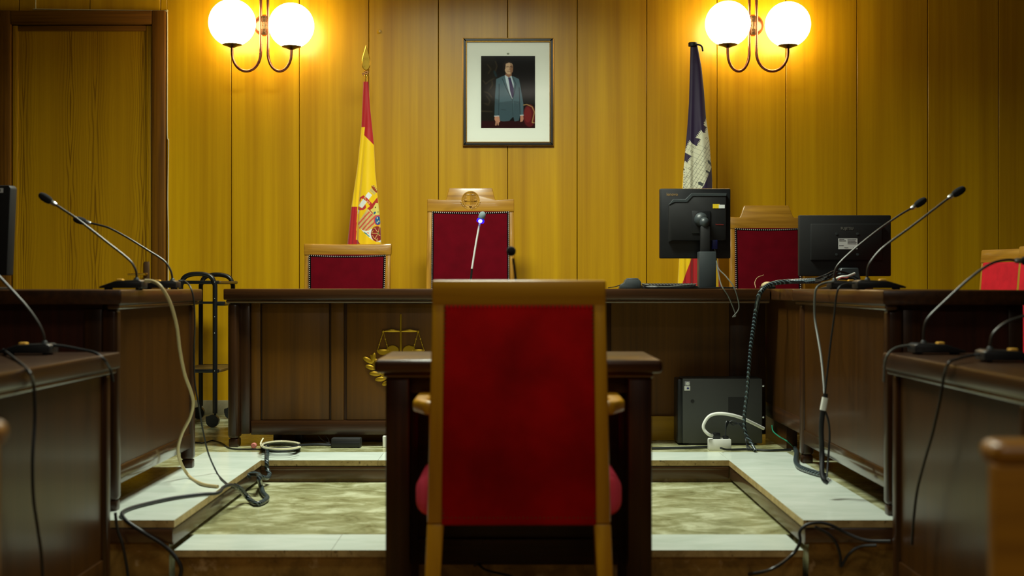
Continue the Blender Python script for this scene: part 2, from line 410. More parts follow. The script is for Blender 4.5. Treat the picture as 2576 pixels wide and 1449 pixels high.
# door
dr = thing('door_1', 'yellow pine flush door with mitred border at the left of the panelled wall', 'door', ((208-CX)*sw, YW, Z2)); dr['kind'] = 'structure'
x0, x1, zt = (33-CX)*sw, (383-CX)*sw, H+(720-65)*sw
MB().box(x0+.03, x1-.03, YW-.006, YW+.024, Z2+.01, zt-.03).build('leaf', DOORW, dr)
mb = MB()
for (a, b_) in ((x0, x0+.034), (x1-.034, x1)): mb.box(a, b_, YW-.014, YW+.022, Z2+.005, zt, .006, 2)
mb.build('border_stile', DOORW, dr); MB().box(x0+.034, x1-.034, YW-.014, YW+.022, zt-.034, zt, .006, 2).build('border_rail', FRAMEX, dr)
f0 = (-8-CX)*sw
mb = MB().box(x1+.004, DR-.004, YW-.03, YW+.02, Z2, DT, .006).box(f0, x0-.004, YW-.03, YW+.02, Z2, DT, .006)
mb.build('frame_jamb', FRAMEW, dr)
MB().box(x0-.004, x1+.004, YW-.032, YW+.02, zt+.004, DT-.002, .006).build('frame_head', FRAMEX, dr)
p = W(371, 690, YW)
pl = MB().box(p.x-.017, p.x+.017, YW-.019, YW-.012, p.z-.09, p.z+.075, .004).build('handle_plate', BRZ, dr)
hd = MB().cyl((p.x, YW-.019, p.z), (p.x, YW-.06, p.z), .009).tube([(p.x,YW-.058,p.z),(p.x-.03,YW-.06,p.z),(p.x-.1,YW-.058,p.z-.002)], .008, 10)
hd.build('lever_handle', GOLD, dr)
# thin cable clipped along the door frame
o = MB().tube([W(90,-12,YW-.006), W(90,20,YW-.006), W(96,23,YW-.006), W(250,25,YW-.006), W(408,27,YW-.006), W(418,29,YW-.006), W(421,40,YW-.006), W(421,200,YW-.006), W(421,340,YW-.006), W(424,360,YW-.006), W(422,500,YW-.006), W(424,600,YW-.006), W(423,720,YW-.006), W(423,1000,YW-.006)], .0032, 6, 5).build('door_frame_cable', CREAMW)
tag(o, 'thin white cable running along the top and right side of the door frame', 'cable')

# ------------------------------------------------------------------ wall lamps
def wall_lamp(label, cxp, arms, globes, up=True):
    Y = 8.23; s = Y/F
    t = thing('wall_lamp', label, 'lamp', (W(cxp,64,YW).x, YW, W(cxp,64,YW).z), 0, 'twin globe wall lamps')
    p = W(cxp, 64, YW)
    MB().lathe([(0,-.03),(.03,-.028),(.05,-.02),(.062,-.006),(.064,0)], (p.x,YW,p.z), (0,1,0), 32).build('wall_rose', COPR, t)
    q = W(cxp, 64, Y)
    br = MB().box(q.x-.013, q.x+.013, Y-.012, Y+.004, q.z-.055, q.z-.02, .003).box(q.x-.013, q.x+.013, Y-.012, Y+.004, q.z+.02, q.z+.055, .003)
    br.cyl((q.x,Y,q.z-.05), (q.x,Y,q.z+.05), .009).cyl((q.x,Y,q.z), (q.x,YW-.02,q.z), .011)
    for dz in (-.038, .038): br.lathe([(.005,0),(.005,.004),(0,.006)], (q.x,Y-.012,q.z+dz), (0,-1,0), 12)
    br.build('bracket', BRZ, t)
    for (xp, xc, yc), (gx, gy, gr) in zip(arms, globes):
        sg = 1 if xc > xp else -1
        mid = (xp+xc)/2; rw = abs(xc-xp)/2
        pts = [W(xp, -150, Y), W(xp, -60, Y), W(xp, 30, Y), W(xp, 120, Y)]
        pts += [Vector(((mid-sg*rw*math.cos(a)-CX)*s, Y, H-(132+47*math.sin(a)-CY)*s)) for a in [PI*k/10 for k in range(0,11)]]
        pts += [W(xc, yc+3, Y)]
        MB().tube(pts, .0088, 12, 5).build('arm', COPR, t)
        c = W(xc, yc, Y)
        MB().lathe([(0,-.016),(.011,-.014),(.03,-.006),(.055,.002),(.056,.005),(.02,.006),(0,.006)], c, (0,0,1), 32).build('cup', DBR, t)
        g = W(gx, gy, Y); r = gr*s
        gz = c.z+.004+math.sqrt(max(0, r*r-.05**2))
        MB().ell((c.x, Y, gz), r, r, r, None, 40, 24).build('globe', GLOBE, t)
    # top loop that joins the two stems above
    a, b_ = W(arms[0][0], -150, Y), W(arms[1][0], -150, Y); md = (a+b_)/2+Vector((0,0,.022))
    MB().tube([a, a*.85+b_*.15+Vector((0,0,.015)), md, a*.15+b_*.85+Vector((0,0,.015)), b_], .0088, 12, 5).build('stem_loop', COPR, t)
    return t
wall_lamp('lit copper twin globe lamp between the door and the red and yellow flag', 665, [(656,584,114),(674,733,119)], [(587,65,59),(735,68,57)])
wall_lamp('copper twin globe lamp lit on the wall above and right of the purple flag', 1894, [(1885,1831,114),(1903,1982,116)], [(1833,64,57),(1981,66,57)])

# ------------------------------------------------------------------ painting helpers
class Paint:
    def __init__(s, sc, ox, oy): s.k = (sc, ox, oy); s.ops = []
    def m(s, p): sc, ox, oy = s.k; return (ox+p[0]/sc, oy+p[1]/sc)
    def poly(s, pts, col):
        P = [s.m(p) for p in pts]
        s.ops.append(('p', P, (min(p[0] for p in P), max(p[0] for p in P), min(p[1] for p in P), max(p[1] for p in P)), lin(col)))
    def ell(s, cx, cy, rx, ry, col, n=24, rot=0):
        c, q = math.cos(rot), math.sin(rot)
        s.poly([(cx+rx*math.cos(a)*c-ry*math.sin(a)*q, cy+rx*math.cos(a)*q+ry*math.sin(a)*c) for a in [2*PI*k/n for k in range(n)]], col)
    def line(s, pts, wd, col):
        P = [s.m(p) for p in pts]; w_ = wd/s.k[0]/2
        s.ops.append(('l', P, (min(p[0] for p in P)-w_, max(p[0] for p in P)+w_, min(p[1] for p in P)-w_, max(p[1] for p in P)+w_), lin(col), w_))
    def at(s, x, y, base):
        for op in reversed(s.ops):
            x0, x1, y0, y1 = op[2]
            if x < x0 or x > x1 or y < y0 or y > y1: continue
            P = op[1]
            if op[0] == 'p':
                ins = False; j = len(P)-1
                for i in range(len(P)):
                    xi, yi = P[i]; xj, yj = P[j]
                    if (yi > y) != (yj > y) and x < (xj-xi)*(y-yi)/(yj-yi)+xi: ins = not ins
                    j = i
                if ins: return op[3]
            else:
                for (ax, ay), (bx, by) in zip(P, P[1:]):
                    dx, dy = bx-ax, by-ay; q = dx*dx+dy*dy
                    t = max(0, min(1, ((x-ax)*dx+(y-ay)*dy)/q)) if q else 0
                    if (x-ax-t*dx)**2+(y-ay-t*dy)**2 <= op[4]**2: return op[3]
        return base(x, y)
def interp(tab, y):
    if y <= tab[0][0]: return tab[0][1]
    for (a, u), (b_, v) in zip(tab, tab[1:]):
        if y <= b_: return u+(v-u)*(y-a)/(b_-a)
    return tab[-1][1]
def set_paint(me, cols):
    ca = me.color_attributes.new('paint', 'FLOAT_COLOR', 'POINT')
    ca.data.foreach_set('color', [v for c in cols for v in (c[0],c[1],c[2],1)])

def flag_cloth(name, parent, Y, left, right, y0, y1, base, paint, folds, nx, ny, nb=22, flat=.42):
    """hanging cloth gathered round its pole: a closed, folded sleeve of fabric"""
    verts, cols, ncol = [], [], nx+nb
    for j in range(ny+1):
        py = y0+(y1-y0)*j/ny
        xl, xr = interp(left, py), interp(right, py); c, hw = (xl+xr)/2, (xr-xl)/2
        s = Y/F; g = (py-y0)/(y1-y0)
        for i in range(ncol):
            if i < nx: a = PI*i/(nx-1); u = -math.cos(a); d = -math.sin(a)
            else: a = PI*(i-nx+1)/(nb+1); u = math.cos(a); d = math.sin(a)
            x = c+u*hw
            fold = 0
            if i < nx:
                for (fx, amp, wd) in folds:
                    q = (x-interp(fx, py))/wd
                    fold += amp*math.exp(-q*q)*(.3+.7*g)
            dep = Y+d*max(hw*s*flat, .013)+fold*math.sin(a)*min(1, (hw*s/.07)**1.5)
            verts.append(((x-CX)*s, dep, H-(py-CY)*s)); cols.append(paint.at(x, py, base))
    faces = [(j*ncol+i, j*ncol+(i+1)%ncol, (j+1)*ncol+(i+1)%ncol, (j+1)*ncol+i) for j in range(ny) for i in range(ncol)]
    me = bpy.data.meshes.new(name); inv = mw(parent).inverted()
    me.from_pydata([inv@Vector(v) for v in verts], [], faces); set_paint(me, cols)
    me.polygons.foreach_set('use_smooth', [True]*len(me.polygons)); me.materials.append(CLOTH)
    o = bpy.data.objects.new(name, me); COL.objects.link(o); o.parent = parent
    return o

# ---- red and yellow flag
YF = 8.1
RED, YLW = (176,26,30), (240,196,6)
fl = thing('flag', 'red and yellow flag with a coat of arms, furled on a brass-tipped pole', 'flag', (W(921,200,YF).x, YF, Z2))
top, bot = W(922,180,YF), Vector((W(917,800,YF).x, YF, Z2+.03))
MB().tube([bot, top], .0085, 12, 0).build('pole', GOLD, fl)
k = YF/F; tp = W(921,178,YF)
pr = [(0,-.0),(7,4),(11,12),(11,28),(8,40),(3,56),(0,66)]
mb = MB()
mb.prism([(tp.x+x*k*.95, tp.z+z*k) for x, z in pr]+[(tp.x-x*k*.95, tp.z+z*k) for x, z in pr[-2:0:-1]], YF-.006, YF+.006, 'Y', .003)
mb.lathe([(.012,-.03),(.009,-.01),(.012,-.002),(.006,.006)], tp, (0,0,1), 16)
mb.build('spear_finial', GOLD, fl)
MB().tube([W(911,186,YF-.01), W(915,184,YF-.014), W(922,186,YF-.014), W(926,181,YF-.01), W(918,182,YF-.014), W(913,190,YF-.012)], .004, 8, 6).build('tie_cord', plain('ochre_cord',(176,120,60),.8), fl)
MB().lathe([(.14,0),(.14,.02),(.05,.035),(.02,.08),(.012,.1)], (bot.x,YF,Z2), (0,0,1), 32).build('base', GOLD, fl)
P = Paint(7.24, 860, 430)
GD, PINK, WHT = (206,186,104), (206,70,78), (226,228,222)
P.poly([(545,300),(552,268),(590,260),(655,345),(650,402),(618,398)], (150,60,24))
for q in ((570,275),(592,290),(612,315),(632,345)): P.ell(q[0], q[1], 9, 12, (226,196,90))
P.line([(550,268),(592,262),(652,345),(648,400)], 9, (220,180,60))
P.poly([(545,312),(626,398),(596,442),(508,372)], GD); P.line([(556,322),(612,382)], 5, (170,40,30)); P.line([(530,350),(595,410)], 5, (170,140,60))
P.poly([(495,390),(560,445),(385,682),(308,640)], WHT); P.poly([(296,700),(332,728),(296,792)], WHT)
P.poly([(326,520),(332,490),(400,450),(470,498),(560,600),(528,652),(455,560),(400,516),(362,508),(342,575),(328,560)], (190,44,40))
for pts in ([(408,512),(424,480),(440,488),(436,504),(420,500)], [(448,512),(432,540),(450,555)], [(474,540),(464,575),(494,562)], [(520,574),(504,570),(506,588),(518,596),(508,606),(494,598)]): P.line(pts, 6, (235,205,120))
P.poly([(303,654),(380,686),(402,660),(440,622),(454,660),(446,690),(400,722),(340,724),(300,708)], (190,50,52))
P.poly([(470,702),(560,605),(650,478),(660,570),(700,830),(620,835)], (176,40,34))
P.poly([(528,716),(575,680),(592,640),(622,588),(664,590),(690,800),(604,812)], (222,206,100))
P.poly([(580,770),(610,738),(628,756),(606,800)], (24,90,130)); P.ell(616, 668, 8, 18, (30,26,20), rot=.5); P.ell(662, 750, 7, 12, (30,26,20))
P.line([(484,706),(612,836)], 9, (226,214,160))
P.poly([(474,706),(604,838),(606,985),(560,1040),(500,1092),(440,1094),(380,1076),(330,1030),(308,985),(310,935)], (206,180,112))
for a_, b_ in (((314,972),(510,756)), ((338,1042),(556,796)), ((392,1076),(604,838)), ((452,1092),(604,938))): P.line([a_, b_], 27, (206,84,62))
P.poly([(326,1032),(380,1076),(440,1096),(500,1094),(600,1030),(700,1040),(712,1298),(650,1296),(560,1258),(440,1150)], (228,232,224))
P.line([(428,1126),(512,1196)], 15, (20,120,116)); P.line([(452,1160),(470,1142)], 10, (20,120,116)); P.ell(492, 1134, 18, 20, (226,164,150))
P.ell(645, 1148, 104, 142, (140,30,22))
for pts in ([(590,1050),(610,1040),(620,1064),(640,1096),(660,1110)], [(560,1140),(600,1140),(640,1140),(670,1135)], [(570,1180),(590,1220),(630,1250),(670,1280),(690,1270)], [(600,1240),(630,1200),(660,1150)], [(690,1010),(680,1060),(672,1130),(680,1170),(702,1180)], [(580,1090),(560,1120)], [(640,1270),(660,1230)]): P.line(pts, 8, (224,190,110))
P.ell(672, 1134, 12, 12, (40,120,40))
P.ell(655, 900, 64, 98, PINK); P.ell(660, 905, 50, 78, (20,84,140))
for q in ((650,860),(676,920),(650,940)): P.ell(q[0], q[1], 11, 18, (200,200,150))
P.poly([(270,1250),(300,1268),(346,1330),(250,1340)], RED)
fold = [(206,926),(320,919),(430,908),(520,900),(612,897),(760,890)]
def base1(x, y):
    if x < interp(fold, y)-.5: return lin(RED) if (y < 320 or y > 520) else lin(YLW)
    if y > 640: return lin(RED)
    return lin(RED) if y < 342+(x-918)*1.0 else lin(YLW)
flag_cloth('cloth', fl, YF, [(206,914),(322,909),(420,899),(520,884),(612,874),(760,858)], [(206,927),(270,931),(365,941),(430,944),(490,950),(560,957),(612,959),(760,966)], 206, 752, base1, P,
           [(fold,.026,4.5), ([(206,935),(420,925),(760,925)],-.012,10), ([(206,905),(520,892),(760,876)],.014,4), ([(206,945),(760,946)],.012,7)], 130, 600)

# ---- purple, white, yellow and red flag
YG = 8.1
fl = thing('flag', 'dark purple flag with a white brick castle, furled on a pole behind the square monitor', 'flag', (W(1744,200,YG).x, YG, Z2))
tp = W(1743,112,YG)
MB().tube([Vector((W(1752,720,YG).x,YG,Z2+.03)), W(1743,112,YG)], .0085, 12, 0).build('pole', plain('dark_pole',(60,52,40),.4), fl)
MB().lathe([(.0,-.012),(.026,-.010),(.026,.008),(.022,.012),(0,.012)], tp, (0,0,1), 24).build('pole_cap', BLKM, fl)
MB().tube([W(1752,112,YG-.015), W(1760,113,YG-.02), W(1766,118,YG-.02), W(1768,129,YG-.02)], .005, 8, 6).build('hanging_tie', BLKM, fl)
MB().lathe([(.14,0),(.14,.02),(.05,.035),(.02,.08),(.012,.1)], (W(1752,720,YG).x,YG,Z2), (0,0,1), 32).build('base', BRZ, fl)
P = Paint(7.245, 1700, 280)
PUR, CAS, LN = (44,28,60), (222,220,190), (120,118,100)
cas = [(548,130),(585,200),(610,480),(650,840),(665,985),(600,1130),(500,1350),(456,1410),(430,1500),(60,1500),(100,1400),(120,1090),(156,1060),(120,1000),(165,905),(200,940),(268,820),(200,775),(155,742),(245,525),(280,582),(370,640),(432,512),(392,496),(355,486),(445,345),(490,402),(516,400),(552,292),(505,262),(498,245)]
P.poly(cas, CAS)
for i in range(-2, 12):                                   # brick courses and joints
    c0 = 120+i*62
    P.line([(c0, 1500), (c0+.62*1100, 400)], 7, LN)
for i in range(16):
    y_ = 470+i*88; o_ = 0
    P.line([(120, y_), (700, y_+300)], 6, (168,164,140))
P.poly([(0,0),(800,0),(800,1500),(665,985),(650,840),(610,480),(585,200),(548,130),(498,245),(505,262),(552,292),(516,400),(490,402),(445,345),(355,486),(392,496),(432,512),(370,640),(280,582),(245,525),(155,742),(200,775),(268,820),(200,940),(165,905),(120,1000),(0,1000)], PUR)
def teeth(a, b_, n, rr=11):
    for k_ in range(n):
        t_ = (k_+.5)/n; P.ell(a[0]+(b_[0]-a[0])*t_, a[1]+(b_[1]-a[1])*t_, rr, rr, PUR if k_%2 == 0 else CAS, 8)
teeth((548,150),(505,235),7); teeth((440,362),(362,478),9); teeth((240,545),(165,725),13); teeth((555,300),(522,395),7); teeth((437,525),(378,632),9); teeth((272,828),(206,935),9); teeth((150,1060),(140,1400),15,9)
P.line([(470,380),(395,480)], 4, LN); P.line([(292,590),(205,750)], 4, LN)
for c_ in ((330,660),(280,745),(350,960),(240,1050),(215,1195),(550,500),(540,680)):
    P.line([(c_[0]-25,c_[1]),(c_[0]-5,c_[1]-22),(c_[0]+28,c_[1]-5),(c_[0]+8,c_[1]+20),(c_[0]-25,c_[1])], 5, (110,108,90))
SL = (70,74,70)
P.poly([(562,905),(590,892),(640,945),(655,1010),(580,950)], SL); P.poly([(525,1075),(610,1112),(592,1148),(532,1105)], SL); P.poly([(395,1300),(420,1288),(498,1325),(470,1378),(400,1335)], SL)
P.poly([(665,985),(600,1130),(500,1350),(440,1450),(800,1450),(800,985)], PUR)
P.poly([(660,1290),(720,1290),(740,1450),(655,1420)], YLW); P.poly([(60,1160),(136,1140),(122,1420),(60,1420)], YLW)
def base2(x, y):
    if y > 480:
        if y < 560: return lin(CAS) if x < 1762 else lin(PUR)
        if x < 1741-(y-640)*.36: return lin(YLW)
        if x < 1798: return lin(RED)
        return lin(YLW) if x < 1806 else lin(RED)
    return lin(PUR)
flag_cloth('cloth', fl, YG, [(108,1737),(260,1733),(331,1728),(385,1723),(439,1718),(475,1715),(640,1709),(760,1702)], [(108,1753),(120,1756),(170,1765),(228,1771),(295,1776),(358,1785),(421,1790),(475,1793),(700,1812),(760,1818)], 112, 752, base2, P,
           [([(110,1746),(280,1744),(470,1742)],.02,6), ([(110,1758),(280,1762),(470,1775)],-.014,9), ([(110,1738),(480,1726),(760,1725)],.016,5), ([(600,1752),(760,1752)],.02,8)], 136, 660)

# ------------------------------------------------------------------ framed portrait
YP = YW
pf = thing('framed_portrait', 'framed portrait of a man in a grey suit above the high-backed chair', 'picture', (W(1278,366,YP).x, YP, W(1278,366,YP).z))
a, b_ = W(1164,95,YP-.02), W(1393,367,YP-.02); X0, X1, ZT, ZB = a.x, b_.x, a.z, b_.z
fw = .026
def frame_rect(mb, x0, x1, z0, z1, w_, y0, y1, bev):
    for pts in ([(x0,z0),(x1,z0),(x1-w_,z0+w_),(x0+w_,z0+w_)], [(x1,z0),(x1,z1),(x1-w_,z1-w_),(x1-w_,z0+w_)], [(x1,z1),(x0,z1),(x0+w_,z1-w_),(x1-w_,z1-w_)], [(x0,z1),(x0,z0),(x0+w_,z0+w_),(x0+w_,z1-w_)]):
        mb.prism(pts, y0, y1, 'Y', bev)
    return mb
frame_rect(MB(), X0+.004, X1-.004, ZB+.004, ZT-.004, .017, YP-.026, YP-.001, .003).build('frame', PICF, pf)
gm = frame_rect(MB(), X0, X1, ZB, ZT, .005, YP-.02, YP-.001, .0015)
frame_rect(gm, X0+.019, X1-.019, ZB+.019, ZT-.019, .006, YP-.022, YP-.001, .0015)
n = 60
for i in range(n):                                        # beaded gilt inner edge
    for (xa, xb, za, zb) in ((X0+.02, X1-.02, ZT-.02, ZT-.02), (X0+.02, X1-.02, ZB+.02, ZB+.02)):
        q = (i+.5)/n; gm.box(xa+(xb-xa)*q-.0022, xa+(xb-xa)*q+.0022, YP-.0245, YP-.02, za-.0025, za+.0025)
    q = (i+.5)/n
    for xa in (X0+.02, X1-.02): gm.box(xa-.0025, xa+.0025, YP-.0245, YP-.02, ZB+.02+(ZT-ZB-.04)*q-.0026, ZB+.02+(ZT-ZB-.04)*q+.0026)
gm.build('gilt_edging', GILT, pf)
MB().box(X0+.015, X1-.015, YP-.012, YP-.002, ZB+.015, ZT-.015).build('mount_board', MAT, pf)
MB().box(X0+.022, X1-.022, YP-.0185, YP-.017, ZB+.022, ZT-.022).build('glass_pane', GLASS, pf)
P = Paint(4.529, 1140, 70)
BG = (14,11,9)
P.poly([(318,322),(935,322),(940,1140),(322,1140)], BG)
P.poly([(318,322),(470,322),(500,560),(470,1060),(322,1060)], (26,22,14))
for pts in ([(340,600),(370,640),(420,600),(460,580)], [(360,730),(400,745),(440,790)], [(380,780),(420,830),(400,880),(360,860)], [(330,950),(440,955)], [(480,380),(500,440),(470,520)], [(390,420),(430,470),(400,520)], [(420,690),(450,650),(440,610)]): P.line(pts, 16, (50,42,28))
P.line([(470,500),(490,550)], 26, (26,44,48))
P.poly([(322,1060),(940,1060),(940,1140),(322,1140)], (44,10,12))
P.ell(870, 1000, 72, 130, (92,22,26)); P.ell(850, 990, 40, 90, (120,34,34)); P.line([(800,880),(840,872),(900,900),(926,960),(900,1080),(925,1082)], 9, (176,140,84))
S1, S2, S3 = (78,104,114), (64,86,94), (42,56,62)
P.poly([(490,585),(560,552),(600,540),(655,545),(700,560),(750,585),(772,700),(800,870),(800,992),(764,996),(748,1055),(700,1066),(685,1010),(640,1058),(575,1066),(528,1058),(520,1004),(470,1004),(476,800),(484,680)], S1)
P.poly([(476,800),(520,820),(520,1004),(470,1004)], S2); P.poly([(528,850),(670,830),(684,1010),(640,1058),(575,1066),(528,1058)], S2)
P.poly([(690,830),(760,840),(764,996),(748,1055),(700,1066),(685,1010)], S2)
P.line([(524,640),(520,1000)], 8, S3); P.line([(752,680),(764,990)], 8, S3); P.line([(676,820),(682,1000)], 6, S3); P.line([(548,930),(600,936)], 6, S3)
P.poly([(588,540),(664,545),(690,640),(690,760),(672,816),(640,740),(604,620)], (198,214,222))
P.poly([(624,566),(654,564),(690,690),(690,770),(672,806),(648,720),(634,610)], (58,46,84))
P.line([(560,580),(600,680),(670,815)], 7, S3); P.line([(676,560),(716,640),(680,815)], 7, S3); P.line([(556,600),(604,720),(650,790)], 4, (86,114,126))
P.poly([(602,500),(668,500),(664,546),(634,566),(594,540)], (150,106,80))
P.ell(624, 448, 62, 76, (34,26,20)); P.ell(634, 456, 48, 74, (206,172,138)); P.poly([(655,400),(682,440),(680,500),(655,528),(648,470)], (150,110,82))
P.poly([(575,440),(580,395),(620,378),(668,390),(676,410),(636,396),(600,410),(594,470),(586,480)], (36,28,22))
P.line([(606,446),(630,442)], 8, (80,56,44)); P.line([(648,442),(672,446)], 8, (70,48,38)); P.line([(640,446),(646,474),(634,478)], 6, (160,116,88)); P.line([(618,496),(654,496)], 6, (130,76,66))
P.poly([(474,1008),(524,1004),(534,1070),(520,1080),(518,1112),(508,1112),(502,1080),(492,1114),(478,1112),(484,1070),(470,1040)], (196,140,112)); P.line([(500,1060),(496,1105)], 4, (130,86,68))
P.poly([(766,1000),(798,996),(802,1040),(790,1066),(764,1074),(766,1050)], (190,134,108)); P.line([(470,1006),(522,1004)], 8, (206,216,220)); P.line([(764,996),(800,994)], 8, (206,216,220))
nx, ny = 190, 254; ya = YP-.0135
verts, cols = [], []
for j in range(ny+1):
    for i in range(nx+1):
        px, py = 1210.2+(1346-1210.2)*i/nx, 141+(322-141)*j/ny
        q = W(px, py, ya); verts.append(mw(pf).inverted()@q); sm = [P.at(px+dx, py+dy, lambda x, y: lin(BG)) for dx, dy in ((-.7,-.3),(.3,-.7),(.7,.3),(-.3,.7))]; cols.append(tuple(sum(c[k] for c in sm)/4 for k in range(3)))
me = bpy.data.meshes.new('photograph'); me.from_pydata(verts, [], [(j*(nx+1)+i, (j+1)*(nx+1)+i, (j+1)*(nx+1)+i+1, j*(nx+1)+i+1) for j in range(ny) for i in range(nx)])
set_paint(me, cols); me.materials.append(PHOTO); o = bpy.data.objects.new('photograph', me); COL.objects.link(o); o.parent = pf
q = W(1278, 134.5, ya); cw = .0085
MB().prism([(q.x-cw*.7,q.z-.006),(q.x+cw*.7,q.z-.006),(q.x+cw,q.z+.003),(q.x+cw*.5,q.z+.001),(q.x+cw*.3,q.z+.006),(q.x,q.z+.002),(q.x-cw*.3,q.z+.006),(q.x-cw*.5,q.z+.001),(q.x-cw,q.z+.003)], ya-.0005, ya+.002).build('printed_crown', CROWN, pf)

# ------------------------------------------------------------------ chairs
def chair(name, label, cat, loc, rz, Wt, Wb, Ht, zs, wd, wdx, velvet, seatv, header=None, stile=(.036,.044), rail=.064, seat_w=.5, seat_d=.46, arms=True, nails=True, medal=False, group=None, lean=.1, curve=0, panel_bot=None):
    """armchair facing local -Y; back at +Y. Wt/Wb back width at top / seat, Ht overall shoulder height, zs seat top"""
    t = thing(name, label, cat, loc, rz, group)
    yb = seat_d/2
    zb = panel_bot if panel_bot else zs-.13
    sh = lambda v: Vector((v.x, v.y + max(0, v.z-zs)*lean, v.z))
    wa = lambda z: Wb/2+(Wt-Wb)/2*max(0, min(1, (z-zb)/(Ht-zb)))
    th = .032
    for sg in (-1, 1):                                    # stile runs down into the rear leg
        mb = MB()
        zt_ = Ht-.0
        mb.prism([(sg*wa(zt_), zt_), (sg*wa(zb), zb), (sg*(wa(zb)-stile[1]), zb), (sg*(wa(zt_)-stile[0]), zt_)], yb, yb+th, 'Y', .006, 2, sh)
        mb.build('back_stile', wd, t, True)
        MB().prism([(sg*wa(zb), zb-.001), (sg*(wa(zb)+.016), 0), (sg*(wa(zb)-stile[1]+.022), 0), (sg*(wa(zb)-stile[1]), zb-.001)], yb, yb+th, 'Y', .005, 2).build('leg', wd, t, True)
        MB().prism([(sg*(seat_w/2-.01), zs-.15), (sg*(seat_w/2-.015), 0), (sg*(seat_w/2-.045), 0), (sg*(seat_w/2-.06), zs-.15)], -seat_d/2+.01, -seat_d/2+.05, 'Y', .005, 2).build('leg', wd, t, True)
    wt2 = wa(Ht)
    z1 = Ht-rail
    if header is None:
        up = [(wt2+.002, Ht+.001), (-wt2-.002, Ht+.001)]
    else: up = [(x, z) for x, z in header]
    low = [(-wt2-.002, z1), (wt2+.002, z1)]
    n_ = 9
    if curve:                                            # slightly dished top edge, bellied lower edge
        up = [(wt2+.004-(2*wt2+.008)*i/n_, Ht+.001-curve*(1-((i/n_)*2-1)**2)) for i in range(n_+1)]
    if header or curve: low = [(-wt2-.002+(2*wt2+.004)*i/n_, z1-.006*(1-((i/n_)*2-1)**2)) for i in range(n_+1)]
    MB().prism(low+up, yb-.004, yb+th+.004, 'Y', .007, 2, sh).build('top_rail', wdx, t, True)
    zr = zb+.045
    MB().prism([(-wa(zb)+stile[1]-.004, zb-.0), (wa(zb)-stile[1]+.004, zb-.0), (wa(zr)-stile[1]+.004, zr), (-wa(zr)+stile[1]-.004, zr)], yb+.002, yb+th-.004, 'Y', .004, 1, sh).build('lower_rail', wdx, t, True)
    xa, xb = wa(z1)-stile[0]*.9, wa(zb)-stile[1]*.9
    zl = zb+.012
    pan = [(-xb, zl), (xb, zl), (xa, z1+.003), (-xa, z1+.003)]
    MB().prism(pan, yb-.014, yb+.012, 'Y', .009, 3, sh).build('backrest', velvet, t, True)
    rz_ = zb-.004
    MB().prism([(-xb-.002, rz_), (xb+.002, rz_), (xa, z1+.003), (-xa, z1+.003)], yb+.014, yb+th+.006, 'Y', .008, 3, sh).build('rear_upholstery', velvet, t, True)
    if nails:
        for yy in (yb-.0135, yb+th+.0055):
            mb = MB()
            for (p0, p1) in zip(pan, pan[1:]+pan[:1]):
                L_ = math.hypot(p1[0]-p0[0], p1[1]-p0[1]); k_ = max(2, int(L_/.0112))
                for i in range(k_):
                    x, z = p0[0]+(p1[0]-p0[0])*i/k_, p0[1]+(p1[1]-p0[1])*i/k_
                    if yy < yb and (header or curve) and z > z1-.001: z -= .006*(1-(x/xa)**2)
                    c_ = sh(Vector((x*.984, yy, z-.005 if z > zs else z+.005)))
                    mb.ell(c_, .0033, .0024, .0033, None, 6, 4)
            mb.build('nail_trim', NAIL if nails is True else nails, t, True)
        gp = MB()
        for k in range(4):
            (ax, az), (bx, bz) = pan[k], pan[(k+1)%4]; L_ = math.hypot(bx-ax, bz-az); nx_, nz_ = -(bz-az)/L_*.012, (bx-ax)/L_*.012
            dip = (lambda x: .006*(1-(x/xa)**2)) if (header or curve) and az > z1-.001 and bz > z1-.001 else (lambda x: 0)
            n2 = 8; e1 = [(ax+(bx-ax)*i/n2, az+(bz-az)*i/n2-dip(ax+(bx-ax)*i/n2)) for i in range(n2+1)]
            gp.prism(e1+[(x+nx_, z+nz_) for x, z in e1[::-1]], yb-.0142, yb-.011, 'Y', 0, 1, sh)
        gp.build('braid_trim', plain('dark_braid',(12,5,6),.9,spec=.1), t, True)
    hs = seat_w/2
    MB().box(-hs+.05, hs-.05, -seat_d/2+.012, yb-.0, zs-.118, zs-.07, .006).build('seat_rail', wdx, t, True)
    mb = MB().box(-hs, hs, -seat_d/2, yb-.012, zs-.115, zs, .04, 5); mb.build('seat', seatv, t, True)
    if arms:
        za = zs+.2
        for sg in (-1, 1):
            x = sg*(hs-.012)
            ar = MB().prism([(x-.026*1, -seat_d/2+.06), (x+.026, -seat_d/2+.06), (x+.022, yb-.06), (x+(-sg)*.03+.016, yb+.02+.2*lean), (x+(-sg)*.03-.016, yb+.02+.2*lean), (x-.022, yb-.06)], za-.036, za, 'Z', .012, 3).build('armrest', wdx, t, True)
            MB().prism([(x-sg*.02-.012, zs-.13), (x-sg*.02+.012, zs-.13), (x-sg*.02+.012, za-.03), (x-sg*.02-.012, za-.03)], -seat_d/2+.075, -seat_d/2+.115, 'Y', .005, 2).build('arm_support', wd, ar, True)
    if medal:
        zc_ = medal; yq = yb-.005+(zc_-zs)*lean
        emblem('carved_medallion', t, (0, yq, zc_), .052, wd, True)
    return t

